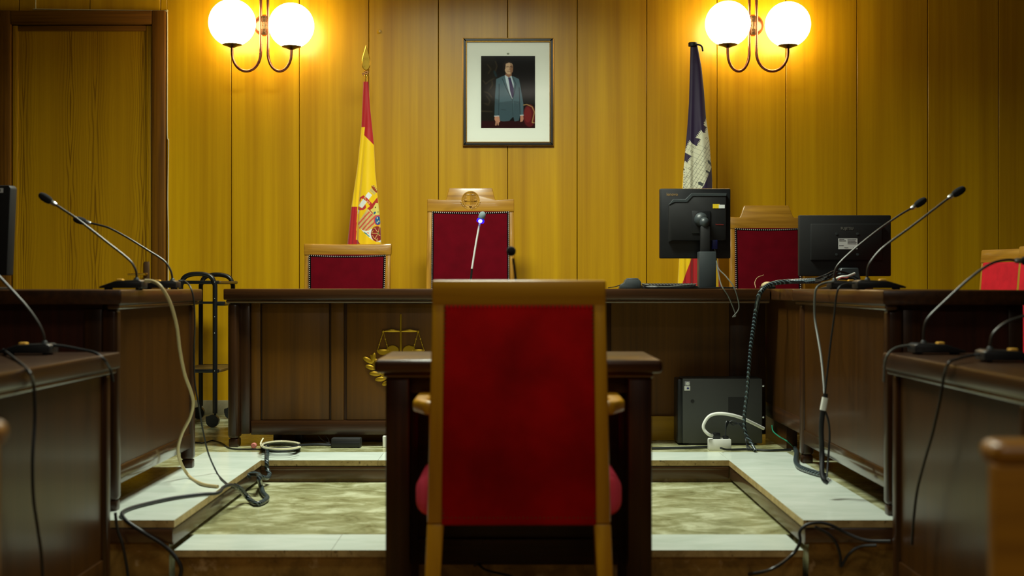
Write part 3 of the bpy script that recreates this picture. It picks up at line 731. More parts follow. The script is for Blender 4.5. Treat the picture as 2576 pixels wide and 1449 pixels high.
def emblem(name, parent, c, R, mat, local=False, disc=True, leafmat=None):
    """scales of justice within a half wreath of laurel, in relief facing -Y. R = radius"""
    x0, y0, z0 = c; mb = MB()
    if disc:
        mb.lathe([(R,-.004),(R,.004),(R*.9,.004),(R*.88,.0015),(0,.0015)], (x0,y0,z0), (0,-1,0), 40)
        y0 -= .003
    def P_(u, v): return Vector((x0+u*R, y0, z0+v*R))
    th = R*.028
    mb.tube([P_(0,1.1 if not disc else .8), P_(0,.6)], lambda t_: th*(1+1.4*t_*(1-t_)), 8, 6)
    mb.tube([P_(0,.62), P_(0,-.6)], th*1.2, 8, 0)
    mb.tube([P_(-.51,.6), P_(-.26,.62), P_(0,.6), P_(.26,.62), P_(.51,.6)], lambda t_: th*(.7+1.1*math.sin(PI*2*t_)**2), 8, 6)
    for sg in (-1, 1):
        e = P_(sg*.51, .6); pc = P_(sg*.52, .04); r_ = R*.17
        mb.ell(e, th*1.6, th*1.6, th*1.6, None, 8, 6)
        for q in (-1, 1):
            mb.tube([e, pc+Vector((q*r_*.95,0,.0))], th*.5, 6, 0)
            for kk in (.4,.7,1): mb.ell(e.lerp(pc+Vector((q*r_*.95,0,0)), kk), th*.9, th*.9, th*.9, None, 6, 4)
        mb.ell(pc, r_, R*.06, R*.04, None, 16, 8)
        bowl = [(r_*math.cos(a_), -R*.13*math.sin(a_)) for a_ in [PI*i/10 for i in range(11)]]
        mb.prism([(pc.x+u, pc.z+v) for u, v in bowl], pc.y-R*.05, pc.y+R*.05, 'Y')
        lb = P_(sg*.24, 0)
        lobe = [(-.2,-.16),(.2,-.16),(.19,.1),(.12,.17),(0,.2),(-.12,.17),(-.19,.08)]
        mb.prism([(lb.x+u*R, lb.z+v*R) for u, v in lobe], lb.y-R*.012, lb.y+R*.05, 'Y', R*.02)
    mb.lathe([(R*.16,0),(R*.16,R*.05),(R*.05,R*.1),(R*.04,R*.16)], P_(0,-.68), (0,0,1), 14)
    o = mb.build(name, mat, parent, local)
    lv = MB()
    for sg in (-1, 1):
        for i in range(6):
            a_ = math.radians(-86+i*13); rr = .9
            p_ = Vector((sg*math.cos(a_)*rr, 0, math.sin(a_)*rr))
            for q in (-1, 1):
                d = Vector((-math.sin(a_)*sg, 0, math.cos(a_))).normalized(); nrm = Vector((d.z*q,0,-d.x*q))
                dr_ = (d*.8+nrm*.6).normalized(); ln = .28
                cc = p_+dr_*ln*.5
                ang = math.atan2(dr_.z, dr_.x)
                lv.ell(Vector((x0,y0,z0))+cc*R, ln*.6*R, R*.035, R*.075, Euler((0,-ang,0)), 10, 6)
        lv.tube([Vector((x0,y0,z0))+Vector((sg*math.cos(math.radians(a_))*.88,0,math.sin(math.radians(a_))*.88))*R for a_ in range(-90, -4, 12)], th*.8, 6, 3)
    lv.build('laurel', leafmat or mat, o, local)
    return o

YJ = 7.72                                                 # chairs behind the bench, back plane near 7.8
sj = (YJ+.2+.05)/F
cj = lambda px: (px-CX)*(YJ+.24)/F
zz = lambda py: H+(CY-py)*(YJ+.27)/F-Z2
hd_w = 218*(YJ+.27)/F/2; hn, hm = 55*(YJ+.27)/F, 61*(YJ+.27)/F
Hh, Ht_ = zz(500), zz(472)
chair('judge_chair', 'tall crimson velvet chair with a carved scales medallion behind the centre of the bench', 'chair', (cj(1183), YJ, Z2), 0, 2*hd_w, 2*hd_w+.02, Hh, .5, CHW, CHWX, VELV, VELV,
      header=[(hd_w+.002,Hh), (hm+.006,Hh-.004), (hm,Hh+.004), (hn,Ht_), (-hn,Ht_), (-hm,Hh+.004), (-hm-.006,Hh-.004), (-hd_w-.002,Hh)], stile=(.03,.036), rail=.072, seat_w=.54, medal=zz(503), group='judges chairs behind the bench', lean=.1)
hw2 = 219*(YJ+.24)/F/2
chair('judge_chair', 'low-backed crimson velvet chair in front of the red and yellow flag', 'chair', (cj(872), YJ, Z2), 0, 2*hw2, 2*hw2-.012, zz(613), .5, CHW, CHWX, VELV, VELV, stile=(.03,.036), rail=.064, seat_w=.54, curve=.004, group='judges chairs behind the bench', lean=.12)
hw3 = 176*(YJ+.24)/F/2+.012; Hh, Ht_ = zz(545), zz(516); hn, hm = 56*(YJ+.27)/F, 66*(YJ+.27)/F
chair('judge_chair', 'crimson velvet chair with a plain stepped crest between the two monitors', 'chair', (cj(1933), YJ, Z2), 0, 2*hw3, 2*hw3+.02, Hh, .5, CHW, CHWX, VELV, VELV,
      header=[(hw3+.002,Hh), (hm+.006,Hh-.004), (hm,Hh+.004), (hn,Ht_), (-hn,Ht_), (-hm,Hh+.004), (-hm-.006,Hh-.004), (-hw3-.002,Hh)], stile=(.03,.036), rail=.066, seat_w=.54, group='judges chairs behind the bench', lean=.1)

# witness chair in the foreground, its back to the camera
chair('armchair', 'red velvet armchair seen from behind, pushed up to the small table in the foreground', 'chair', ((1305.5-CX)*3.75/F, 3.99, 0), PI, .452, .486, 1.015,   .495, CHF, CHFX, VELR, VELC,
      stile=(.034,.044), rail=.066, seat_w=.555, seat_d=.4, nails=plain('dark_brass_nail',(110,70,30),.5,metal=.5), lean=.06, panel_bot=.372)

# lawyers' chairs at the right edge
chair('armchair', 'red upholstered chair beyond the right desk, the far one of two at the right edge', 'chair', (2.30-.23, 6.70-.07, Z2), -math.radians(73), .40, .44, .935, .46, CHW, CHWX, VELP, VELP, stile=(.036,.044), seat_w=.5, nails=False, arms=False, group='chairs behind the right desk')
chair('armchair', 'red upholstered chair beyond the right desk, cut by the right edge of the picture', 'chair', (2.255-.23, 6.06-.07, Z2), -math.radians(73), .40, .44, .935, .46, CHW, CHWX, VELP, VELP, stile=(.036,.044), seat_w=.5, nails=False, arms=False, group='chairs behind the right desk')

# ------------------------------------------------------------------ bench and desks
ZT_ = .988
bench = thing('judges_bench', 'long dark walnut judges bench with panelled front and gilt scales emblem', 'bench', (-.2, 7.0, Z2))
xb0 = -1.345; xbe = .31
YB = 6.69
MB().box(xb0-.015, xbe+.9, YB-.01, 7.32, ZT_-.052, ZT_, .006, 2).build('bench_top', DKX, bench)
MB().box(xb0-.005, xbe+.9, YB, YB+.03, ZT_-.068, ZT_-.052, .006, 3).build('moulding', MOULD, bench)
for x in (xb0, xbe-.05):
    MB().box(x+.0, x+.052, YB+.012, YB+.11, Z2+.04, ZT_-.066, .018, 4).build('post', DKZ, bench)
    MB().box(x+.004, x+.048, YB+.02, YB+.10, Z2, Z2+.04, .006).build('foot', DKZ, bench)
    MB().box(x+.052 if x < 0 else x-.05, x+.1 if x < 0 else x, YB+.045, YB+.08, Z2+.06, ZT_-.066, .004).build('stile', DKZ, bench)
px2x = lambda px, Y: (px-CX)*Y/F
Yp = YB+.07
xs_ = [px2x(p, Yp) for p in (632, 655, 830, 868, 1148, 1186, 1361, 1380)]
MB().box(xb0+.09, xbe-.08, Yp+.012, Yp+.03, Z2+.06, ZT_-.06).build('backing_panel', DKZ, bench)
for a, b_ in ((xs_[0], xs_[1]), (xs_[2]+.006, xs_[3]-.006), (xs_[4]+.006, xs_[5]-.006), (xs_[6]+.004, xs_[7]+.02)):
    MB().box(a, b_, Yp-.004, Yp+.014, .362, ZT_-.066, .003).build('mullion', PANEL, bench)
for a, b_ in ((xs_[1], xs_[2]), (xs_[3], xs_[4]), (xs_[5], xs_[6])):
    MB().box(a+.008, b_-.004, Yp, Yp+.014, .364, ZT_-.07, .004).build('panel', PANEL, bench)
MB().box(xs_[0]-.0, xbe-.05, Yp-.012, Yp+.03, .295, .362, .004).build('bottom_rail', DKX, bench)
# recessed right-hand front of the bench
Yr = 7.03
MB().box(xbe+.002, px2x(1834,Yr), Yr, Yr+.02, .27, ZT_-.05).build('recessed_panel', PANEL, bench)
MB().box(px2x(1834,Yr), 1.247, Yr-.02, Yr+.02, .27, ZT_-.053, .004).build('shade_dark_end_panel', DKZ, bench)  # dark walnut here puts the bench corner's shadow into the colour
MB().box(xbe+.002, px2x(1834,Yr), Yr-.01, Yr+.02, .27, .34, .004).build('recessed_rail', DKX, bench)
MB().box(xbe+.002, px2x(1537,Yr), Yr-.012, Yr, .27, ZT_-.05, .003).build('recessed_stile', DKZ, bench)
MB().box(px2x(690,7.0), 1.2, 7.0, 7.02, Z2, .36, .003).build('rear_footboard', wood('yellow_plank', (150,110,14), (180,136,24), 'X', 30, .4), bench)
for px in (690, 745, 1000): 
    x = px2x(px, 6.95); MB().box(x, x+.035, 6.92, 6.96, Z2, .30, .003).build('inner_foot', DKZ, bench)
MB().box(xb0+.004, xb0+.03, YB+.11, 7.28, Z2+.06, ZT_-.06).build('end_panel', DKZ, bench)
emblem('scales_emblem', bench, (px2x(1008, Yp-.006), Yp-.004, H-(885-CY)*Yp/F), 86*Yp/F, GOLDB, disc=False)

def desk(name, label, xi, sg, y0, y1, xo, zf, zt, mids=(), panel=GLOSSY, endm=REDDISH, gap=.085, post=.055, endx=None):
    """side desk: inner face at xi, body going outward (sg) to xo, from y0 (near) to y1 (far)"""
    t = thing(name, label, 'desk', (xi+sg*.35, (y0+y1)/2, zf))
    ov = .022
    MB().box(xi-sg*ov, xo, y0-.03, y1+.03, zt-.05, zt, .007, 2).build('desk_top', DKY, t)
    MB().box(xi-sg*.012, xi+sg*.03, y0-.018, y1+.018, zt-.066, zt-.05, .006, 3).build('moulding', MOULD, t)
    ys = [y0] + list(mids) + [y1-post]
    for y in ys:
        MB().box(xi, xi+sg*post, y, y+post, zf+.035, zt-.064, .014, 3).build('post', DKZ, t)
        MB().box(xi+sg*.004, xi+sg*(post-.004), y+.004, y+post-.004, zf, zf+.035, .005).build('foot', DKZ, t)
    for a, b_ in zip(ys, ys[1:]):
        MB().box(xi+sg*.014, xi+sg*.034, a+post, b_, zf+gap, zt-.064).build('side_panel', panel, t)
        MB().box(xi+sg*.008, xi+sg*.02, a+post, b_, zf+gap, zf+gap+.06, .003).build('side_rail', RAILG if zf > 0 else panel, t)
    MB().box(xi+sg*post, endx or xo, y0+.016, y0+.04, zf+gap, zt-.05).build('end_panel', endm, t)
    MB().box(xi+sg*(post+.0), xi+sg*(post+.06), y0+.008, y0+.02, zf+gap, zt-.064, .003).build('end_stile', DKZ, t)
    MB().box(xi+sg*post, endx or xo, y1-.03, y1-.01, zf+gap, zt-.05).build('far_panel', DKZ, t)
    xe = endx or xo
    for y in (y0+.005, y1-.06): MB().box(xe-sg*.05, xe, y, y+.05, zf, zt-.05, .004).build('rear_leg', DKZ, t)
    return t
desk('lawyers_desk', 'dark walnut desk on the dais at the left, with two gooseneck microphones', -1.335, -1, 4.80, 5.99, -2.15, Z2, ZT_)
desk('lawyers_desk', 'dark walnut desk on the dais at the right, joined to the end of the bench', 1.237, 1, 4.70, 6.15, 1.76, Z2, ZT_-.001, endx=1.69)
t = thing('corner_desk', 'dark walnut corner unit joining the bench to the right desk, under the widescreen monitor', 'desk', (1.45, 6.7, Z2))
MB().box(1.215, 1.76, 6.184, 7.32, ZT_-.052, ZT_-.0005, .005, 2).build('desk_top', DKX, t)
MB().box(1.25, 1.27, 6.186, 7.2, Z2+.12, ZT_-.053).build('side_panel', GLOSSY, t)
MB().box(1.248, 1.262, 6.186, 7.2, Z2+.12, Z2+.19, .003).build('side_rail', DKY, t)
MB().box(1.64, 1.70, 6.2, 7.25, Z2, ZT_-.053).build('outer_panel', DKZ, t)
MB().box(1.27, 1.32, 6.6, 7.15, Z2, Z2+.12).build('plinth', DKZ, t)
desk('counsel_table', 'dark walnut desk on the court floor at the left edge, lower than the dais desk', -1.27, -1, 2.3, 4.50, -2.0, 0, .79, mids=(3.3,), endm=DKZ)
desk('counsel_table', 'dark walnut desk on the court floor at the right edge, lower than the dais desk', 1.19, 1, 2.3, 4.47, 2.0, 0, .79, mids=(3.3,), endm=DKZ)

# witness table
t = thing('witness_table', 'small dark wooden table in front of the red armchair in the centre', 'table', (.02, 4.31, 0))
xa, xc = (940-CX)*4.05/F, (1668-CX)*4.05/F
MB().box(xa, xc, 4.05, 4.58, .752, .790, .012, 3).build('table_top', DKX, t)
MB().box(xa+.025, xc-.025, 4.07, 4.565, .738, .752, .005, 2).build('moulding', MOULD, t)
la, lb = (970-CX)*4.09/F, (1640-CX)*4.09/F
for x in (la, lb-.068):
    for y in (4.085, 4.49): MB().box(x, x+.068, y, y+.06, 0, .738, .005).build('leg', DKZ, t)
    MB().box(x+.02, x+.045, 4.14, 4.5, .12, .738).build('end_panel', DKZ, t)
MB().box(la+.068, lb-.068, 4.12, 4.14, .69, .738, .003).build('apron', DKX, t)
MB().box(la+.068, lb-.068, 4.52, 4.54, .115, .70).build('modesty_panel', DKX, t)
MB().box(la+.068, lb-.068, 4.49, 4.52, .18, .20).build('stretcher', DKX, t)

# public benches nearest the camera
PEWX = wood('dark_bench_wood', (136,88,8), (170,114,16), 'X', 30, .4, .1)  # bench wood set darker than the brown chair wood
def pew(label, x0, x1, zt, sg):
    t = thing('pew', label, 'bench', ((x0+x1)/2, 2.05, 0), 0, 'public benches nearest the camera')
    MB().box(x0+.0, x1, 1.862, 1.895, .0, zt-.03, .004).build('backrest', PEWX, t)
    MB().box(x0-.0, x1, 1.86, 1.94, zt-.035, zt, .016, 3).build('top_rail', PEWX, t)
    a, b_ = (x0+.16, x1-.02) if sg > 0 else (x0+.02, x1-.16)
    MB().box(a, b_, 1.896, 2.24, .40, .43, .006).build('seat', PEWX, t)
    for x in (a, b_-.035): MB().box(x, x+.035, 1.897, 2.24, 0, .399, .005).build('end_panel', PEWX, t)
pew('blurred wooden public bench end in the lower right corner', .632, 2.6, .795, 1)
pew('blurred wooden public bench, a sliver at the lower left edge', -2.6, -.683, .82, -1)

# ------------------------------------------------------------------ microphones
def microphone(label, Y, base, ztop, stem, head, dirn, group, bmat=BLK, hcol=FOAM, hr=.0145, hl=.052, depth=.085, led=False):
    """base = (px of thick end, px of thin tip) ; stem/head in px (optionally with their own depth)"""
    xA, xT = (base[0]-CX)*Y/F, (base[1]-CX)*Y/F
    t = thing('microphone', label, 'microphone', ((xA+xT)/2, Y, ztop), 0, group)
    L_ = abs(xT-xA); d = dirn; z0 = ztop+.005
    prof = [(xA, z0), (xT, z0), (xT+(-d)*0, z0+.006), (xA+d*.62*L_, z0+.026), (xA+d*.08*L_, z0+.03), (xA, z0+.024)]
    MB().prism(prof, Y-depth/2, Y+depth/2, 'Y', .005, 2).build('base', bmat, t)
    for u in (.12, .85):
        for y in (-.3, .3): MB().cyl((xA+d*u*L_, Y+y*depth, ztop), (xA+d*u*L_, Y+y*depth, z0+.001), .008, 10).build('rubber_foot', BLKM, t)
    MB().box(xA+d*.50*L_, xA+d*.64*L_, Y-.016, Y+.016, z0+.022, z0+.033, .004).build('button', BTN, t)
    P_ = [W(q[0], q[1], q[2] if len(q) > 2 else Y) for q in stem]
    P_[0].z = z0+.02
    MB().lathe([(.011,0),(.010,.008),(.006,.014)], (P_[0].x, P_[0].y, z0+.024), (0,0,1), 14).build('socket', DGREY, t)
    hd_ = W(head[0], head[1], head[2] if len(head) > 2 else P_[-1].y)
    MB().tube(P_, .0042, 10, 10).build('gooseneck', STEM, t)
    dv = (hd_-P_[-1]).normalized(); e = P_[-1]
    MB().lathe([(.006,-.012),(.0085,-.004),(.0085,.006),(.007,.01)], e, dv, 16).build('collar', SILV, t)
    q = Vector((0,0,1)).rotation_difference(dv)
    MB().lathe([(.008,0),(hr*.86,.006),(hr,hl*.35),(hr*.98,hl*.65),(hr*.72,hl*.9),(hr*.35,hl*.985),(0,hl)], e+dv*.008, dv, 20).build('foam_head', hcol, t)
    return t
gl_ = 'gooseneck microphones on the dais desks'
microphone('nearer gooseneck microphone on the left dais desk, its head highest at the left', 5.03, (364,257), ZT_, [(343,700),(343,686),(336,668),(325,654),(300,633),(270,610),(232,580),(193,550),(160,528),(134,511)], (98,488), -1, gl_)
microphone('farther gooseneck microphone on the left dais desk, head crossed by the nearer stem', 5.65, (449,358), ZT_, [(434,702),(432,690),(425,672),(410,654),(371,629),(321,598),(278,575),(255,567.5),(236,563),(221,560)], (188,551), -1, gl_)
microphone('farther gooseneck microphone on the right dais desk, its stem left of the other', 5.55, (2085,2182), ZT_, [(2099,702),(2100,684),(2112,662),(2150,626),(2210,578),(2262,542),(2298,521)], (2330,500), 1, gl_)
microphone('nearer gooseneck microphone on the right dais desk, its head highest at the right', 5.10, (2150,2272), ZT_, [(2182,702),(2183,676),(2195,652),(2225,620),(2290,572),(2345,530),(2392,494)], (2432,470), 1, gl_)
g2 = 'gooseneck microphones on the court floor desks'
microphone('blurred gooseneck microphone on the left court floor desk', 4.37, (136,2), .79, [(112,862),(110,845),(98,815),(70,775),(30,730),(-30,668),(-70,640)], (-110,615), -1, g2)
microphone('blurred gooseneck microphone nearest the far corner of the right court floor desk', 4.40, (2292,2420), .79, [(2324,858),(2324,832),(2335,800),(2380,755),(2440,700),(2490,665),(2530,654),(2562,656)], (2600,656), 1, g2)
microphone('nearest blurred gooseneck microphone on the right court floor desk, cut by the right edge', 3.95, (2464,2610), .79, [(2491,886),(2491,866),(2500,838),(2530,812),(2576,795),(2640,775)], (2690,760), 1, g2)
# the lit microphone on the bench
Ym = 6.85
t = thing('microphone', 'silver microphone with a glowing blue ring on the bench before the high-backed chair', 'microphone', (px2x(1185,Ym), Ym, ZT_))
q = W(1185,703,Ym); 
MB().lathe([(.065,0),(.065,.01),(.05,.016),(.016,.022),(.01,.034),(0,.036)], (q.x, Ym, ZT_), (0,0,1), 32).build('base', PALE, t)
MB().tube([W(1184,706,Ym), W(1186,690,Ym), W(1187,676,Ym)], .0052, 10, 4).build('flexible_joint', BLK, t)
MB().tube([W(1187,677,Ym), W(1197,615,Ym), W(1207,560,Ym)], .0048, 12, 4).build('stem', PALE, t)
a, b_ = W(1207,561,Ym), W(1215,536,Ym); dv = (b_-a).normalized()
MB().lathe([(.006,0),(.0165,.003),(.0185,.01),(.0165,.018),(.012,.02)], a, dv, 24).build('blue_light_ring', LEDB, t)
MB().ell(a+dv*.009+Vector((0,-.0145,0)), .0095, .006, .0085, None, 14, 10).build('white_light', LEDW, t)
MB().lathe([(.013,.018),(.0165,.024),(.0165,.04),(.0125,.052),(.005,.057),(0,.058)], a, dv, 24).build('foam_head', GFOAM, t)
# microphone standing on the witness table behind the chair
Yv = 4.42
t = thing('microphone', 'black round-headed microphone rising behind the red armchair from the witness table', 'microphone', (px2x(1304,Yv), Yv, .79))
q = W(1304,705,Yv)
MB().lathe([(.055,0),(.055,.01),(.04,.018),(.012,.026),(.008,.05),(0,.05)], (q.x, Yv, .79), (0,0,1), 28).build('base', BLK, t)
MB().tube([Vector((q.x+.002,Yv,.83)), W(1300,740,Yv), W(1297,700,Yv), W(1291,650,Yv)], .004, 10, 6).build('gooseneck', BLK, t)
MB().ell(W(1286,632,Yv), .0145, .0145, .0155, None, 20, 14).build('foam_head', FOAM, t)

# ------------------------------------------------------------------ computer equipment
# square monitor seen from behind
Yo = 6.98; s = Yo/F
t = thing('computer_monitor', 'dark grey square monitor seen from behind on a tall stand on the bench', 'monitor', (px2x(1768,Yo), Yo, ZT_))
a, b_ = W(1662,474,Yo), W(1838,650,Yo)
MB().box(a.x, b_.x, Yo+.0, Yo+.03, b_.z, a.z, .006, 2).box(a.x-.004, a.x+.012, Yo+.003, Yo+.045, b_.z, a.z, .006).build('screen_housing', BLK, t)
c1 = [(1681,610),(1681,516),(1692,502),(1723,502),(1738,488),(1825,488),(1825,604),(1818,606),(1690,606)]
MB().prism([((x-CX)*s, H-(y-CY)*s) for x, y in c1], Yo-.028, Yo+.004, 'Y', .005, 2).build('rear_bulge', BLKM, t)
c2 = [(1681,516),(1692,502),(1723,502),(1738,487),(1826,487),(1825,494),(1741,494),(1727,509),(1696,509)]
MB().prism([((x-CX)*s, H-(y-CY)*s) for x, y in c2], Yo-.031, Yo-.0, 'Y', .001).build('stepped_ridge', DGREY, t)
MB().box(px2x(1738,Yo), px2x(1785,Yo), Yo-.034, Yo-.026, H-(588-CY)*s, H-(531-CY)*s, .003).build('mount_plate', BLK, t)
h0 = W(1764,552,Yo-.05)
MB().ell((h0.x, Yo-.045, h0.z), .034, .03, .034, None, 20, 14).ell((W(1772,556,Yo-.07).x, Yo-.072, W(1772,560,Yo-.07).z), .024, .024, .026, None, 20, 14).build('hinge', DGREY, t)
MB().box(px2x(1762,Yo-.07), px2x(1786,Yo-.07), Yo-.085, Yo-.05, H-(640-CY)*s, H-(570-CY)*s, .006).build('neck', BLKM, t)
MB().box(px2x(1757,Yo-.08), px2x(1800,Yo-.08), Yo-.105, Yo-.03, ZT_+.008, H-(634-CY)*s, .004).build('stand_column', DGREY, t)
MB().box(px2x(1712,Yo-.08), px2x(1846,Yo-.08), Yo-.13, Yo+.09, ZT_, ZT_+.009, .003).build('stand_base', BLK, t)
MB().box(px2x(1790,Yo), px2x(1803,Yo), Yo-.03, Yo+.002, H-(627-CY)*s, H-(604-CY)*s, .003).build('cable_plug', BLUEP, t)
MB().box(px2x(1791,Yo), px2x(1808,Yo), Yo-.0295, Yo-.027, H-(525-CY)*s, H-(514-CY)*s).build('yellow_sticker', YEL, t)
MB().box(px2x(1806,Yo), px2x(1821,Yo), Yo-.0298, Yo-.027, H-(525-CY)*s, H-(516-CY)*s).build('white_sticker', PAPER, t)
text('maker_name', 'lenovo', 8.5*s*1.25, FACE(W(1691,489,Yo-.001)), plain('gold_lettering',(150,120,70),.5), t)
text('series_name', 'ThinkVision', 3.6*s*1.2, FACE(W(1810,565,Yo-.0295)), REDP, t)
# two cables from it
mb = MB().tube([W(1797,622,Yo-.02), W(1801,650,Yo-.06), W(1806,680,Yo-.15), W(1815,718,Yo-.31), W(1832,745,Yo-.315), W(1850,790,Yo-.30), W(1845,797,Yo-.30)], .003, 6, 8)
mb.tube([W(1799,630,Yo-.03), W(1806,672,Yo-.15), W(1826,695,Yo-.28), W(1846,722,Yo-.32), W(1857,755,Yo-.315), W(1858,778,Yo-.31), W(1843,798,Yo-.31)], .003, 6, 8)
tag(mb.build('monitor_cable', GCAB), 'pair of thin grey cables hanging from the square monitor over the bench edge', 'cable')

# widescreen monitor
Yq = 6.62; s = Yq/F
t = thing('computer_monitor', 'black widescreen monitor with a white label seen from behind beside the right desk', 'monitor', (px2x(2126,Yq), Yq, ZT_))
a, b_ = W(2010,541,Yq), W(2242,695,Yq)
MB().box(a.x, b_.x, Yq, Yq+.03, b_.z, a.z, .006, 2).build('screen_housing', BLKM, t)
MB().box(px2x(2038,Yq), px2x(2218,Yq), Yq-.014, Yq+.004, H-(655-CY)*s, H-(563-CY)*s, .005).build('rear_cover', BLKM, t)
MB().box(px2x(2107,Yq), px2x(2155,Yq), Yq-.0152, Yq-.012, H-(627-CY)*s, H-(600-CY)*s).build('white_label', PAPER, t)
mb = MB()
for i, (x0_, x1_, y_) in enumerate(((2109,2122,602.5),(2109,2126,606),(2130,2152,603),(2130,2150,606.5),(2130,2153,610),(2130,2152,613.5),(2109,2120,618),(2122,2132,623.5),(2144,2152,623.5))):
    mb.box(px2x(x0_,Yq), px2x(x1_,Yq), Yq-.0156, Yq-.015, H-(y_+.7-CY)*s, H-(y_-.7-CY)*s)
mb.build('label_print', PRINT, t)
mb = MB()
for x, y in ((2104,588),(2157,588),(2104,640),(2157,640)): mb.lathe([(.006,0),(.006,.002),(.002,.002)], W(x,y,Yq-.014), (0,-1,0), 12)
mb.build('mount_screw', DGREY, t)
text('maker_name', 'FUJITSU', 8*s*1.15, FACE(W(2131,575,Yq-.0145)), plain('grey_lettering',(120,118,110),.5), t)
MB().prism([((x-CX)*s, H-(y-CY)*s) for x, y in ((2108,674),(2152,674),(2158,704),(2102,704))], Yq-.06, Yq-.015, 'Y', .004).build('stand_neck', DGREY, t)
MB().lathe([(.12,0),(.12,.006),(.06,.02),(.03,.03)], (px2x(2130,Yq), Yq+.0, ZT_), (0,0,1), 36).build('stand_base', BLK, t)
# monitor at the left edge
t = thing('computer_monitor', 'black monitor at the left edge with a white sticker and red light', 'monitor', (-2.0, 5.3, ZT_), math.radians(-14))
MB().prism([(-.30,.052),(.142,.052),(.158,.375),(.15,.385),(-.30,.385)], -.02, .025, 'Y', .006, 2).build('screen_housing', BLKM, t, True)
MB().box(-.22, .06, .02, .05, .1, .34, .006).build('rear_cover', BLKM, t, True)
MB().box(-.09, -.01, .03, .06, .008, .2, .004).build('stand_column', BLK, t, True)
MB().box(-.16, .08, -.09, .1, 0, .009, .003).build('stand_base', BLK, t, True)
MB().box(.03, .128, -.0215, -.019, .357, .374).build('white_sticker', PAPER, t, True)
MB().box(.06, .078, -.0222, -.02, .363, .366).box(.112, .118, -.0222, -.02, .361, .370).build('sticker_print', PRINT, t, True)
MB().box(.105, .109, -.0215, -.018, .066, .069).build('power_light', LEDR, t, True)

# keyboard and desk device
t = thing('keyboard', 'black keyboard lying on the bench to the left of the square monitor', 'keyboard', (px2x(1690,6.77), 6.77, ZT_))
x0, x1 = px2x(1614,6.77), px2x(1752,6.77)
MB().prism([(6.70,ZT_),(6.845,ZT_),(6.845,ZT_+.02),(6.70,ZT_+.012)], x0, x1, 'X', .003).build('body', BLK, t)
for i in range(16):
    x = x0+.008+i*(x1-x0-.016)/16
    for j in range(4): 
        y = 6.706+j*.034; z = ZT_+.012+(y-6.70)/.145*.008
        MB().box(x, x+(x1-x0-.016)/16-.003, y, y+.03, z, z+.008, .002, 1).build('key', BLKM, t)
t = thing('desk_telephone', 'low dark grey plastic unit with a sloped edge at the left end of the keyboard', 'device', (px2x(1585,6.8), 6.8, ZT_))
x = lambda p: px2x(p, 6.78)
MB().prism([(x(1557),ZT_),(x(1610),ZT_),(x(1611),ZT_+.03),(x(1606),ZT_+.044),(x(1573),ZT_+.045),(x(1569),ZT_+.028),(x(1559),ZT_+.018)], 6.73, 6.82, 'Y', .003, 2).build('body', DGREY, t)
MB().prism([(x(1575),ZT_+.044),(x(1606),ZT_+.044),(x(1603),ZT_+.05),(x(1577),ZT_+.05)], 6.74, 6.81, 'Y', .002).build('top_cover', DGREY, t)
mb = MB().tube([W(1614,713,6.70), W(1640,719,6.692), W(1680,721,6.69), W(1720,717,6.692), W(1752,714,6.70)], .0024, 6, 8)
tag(mb.build('keyboard_cable', GCAB), 'thin grey cable lying in front of the black keyboard on the bench', 'cable')
mb = MB().tube([W(1562,716,6.78), W(1548,721,6.74), W(1530,724,6.71)], .0022, 6, 8)
tag(mb.build('desk_cable', BCAB), 'short thin dark cable trailing left from the grey unit on the bench', 'cable')
# mouse
t = thing('computer_mouse', 'cream and black computer mouse on the bench top left of the widescreen monitor', 'mouse', (px2x(1930,6.8), 6.8, ZT_))
q = W(1931,711,6.8)
MB().box(q.x-.031, q.x+.031, 6.75, 6.85, ZT_, ZT_+.014, .006, 2).build('body', BLK, t)
mb = MB(); mb.ell((q.x, 6.8, ZT_+.013), .03, .052, .021, None, 24, 14); mb.build('shell', plain('cream_plastic',(190,172,130),.4), t)
text('marking', 'G', .012, FACE((q.x+.0, 6.752, ZT_+.024)), PRINT, t)
# computer tower lying under the bench
t = thing('computer_tower', 'charcoal desktop computer case standing on the dais under the right end of the bench', 'computer', (px2x(1812,6.87), 6.87, Z2))
Yt = 6.80; s = Yt/F
xa, xb, zt2 = px2x(1717,Yt), px2x(1918,Yt), H-(952-CY)*s
MB().box(xa, xb, Yt, Yt+.17, Z2+.008, zt2, .005, 2).build('case', PCG, t)
MB().box(px2x(1705,Yt), xa+.001, Yt+.004, Yt+.166, Z2+.008, zt2-.003, .006, 2).build('front_bezel', BLK, t)
MB().box(xa+.03, xb-.03, Yt+.01, Yt+.16, Z2, Z2+.01).build('foot', BLKM, t)
MB().box(px2x(1832,Yt), px2x(1872,Yt), Yt-.0015, Yt+.002, H-(1047-CY)*s, H-(999-CY)*s).build('side_recess', BLKM, t)
MB().lathe([(.009,0),(.009,.0012),(0,.0012)], W(1742,1009,Yt), (0,-1,0), 18).build('case_emblem', BLKM, t)
a = W(1729,965,Yt-.001)
MB().box(a.x-.012, a.x+.013, Yt-.0012, Yt+.001, a.z-.011, a.z+.011, .001).build('processor_sticker', plain('grey_blue_sticker',(150,150,158),.5), t)
MB().ell((a.x+.002, Yt-.0012, a.z), .009, .0008, .008, None, 14, 8).build('sticker_swirl', PAPER, t)
a = W(1729,977,Yt-.001)
MB().box(a.x-.014, a.x+.014, Yt-.0012, Yt+.001, a.z-.011, a.z+.011, .001).build('system_sticker', PAPER, t)
MB().ell((a.x+.003, Yt-.0012, a.z), .006, .0008, .005, None, 14, 8).build('sticker_swirl', BLUEP, t)
mb = MB()
for y in (972, 1051): mb.lathe([(.005,0),(.007,.012),(.004,.014)], (xb, Yt+.03, H-(y-CY)*s), (1,0,0), 12)
mb.build('thumb_screw', SILV, t)

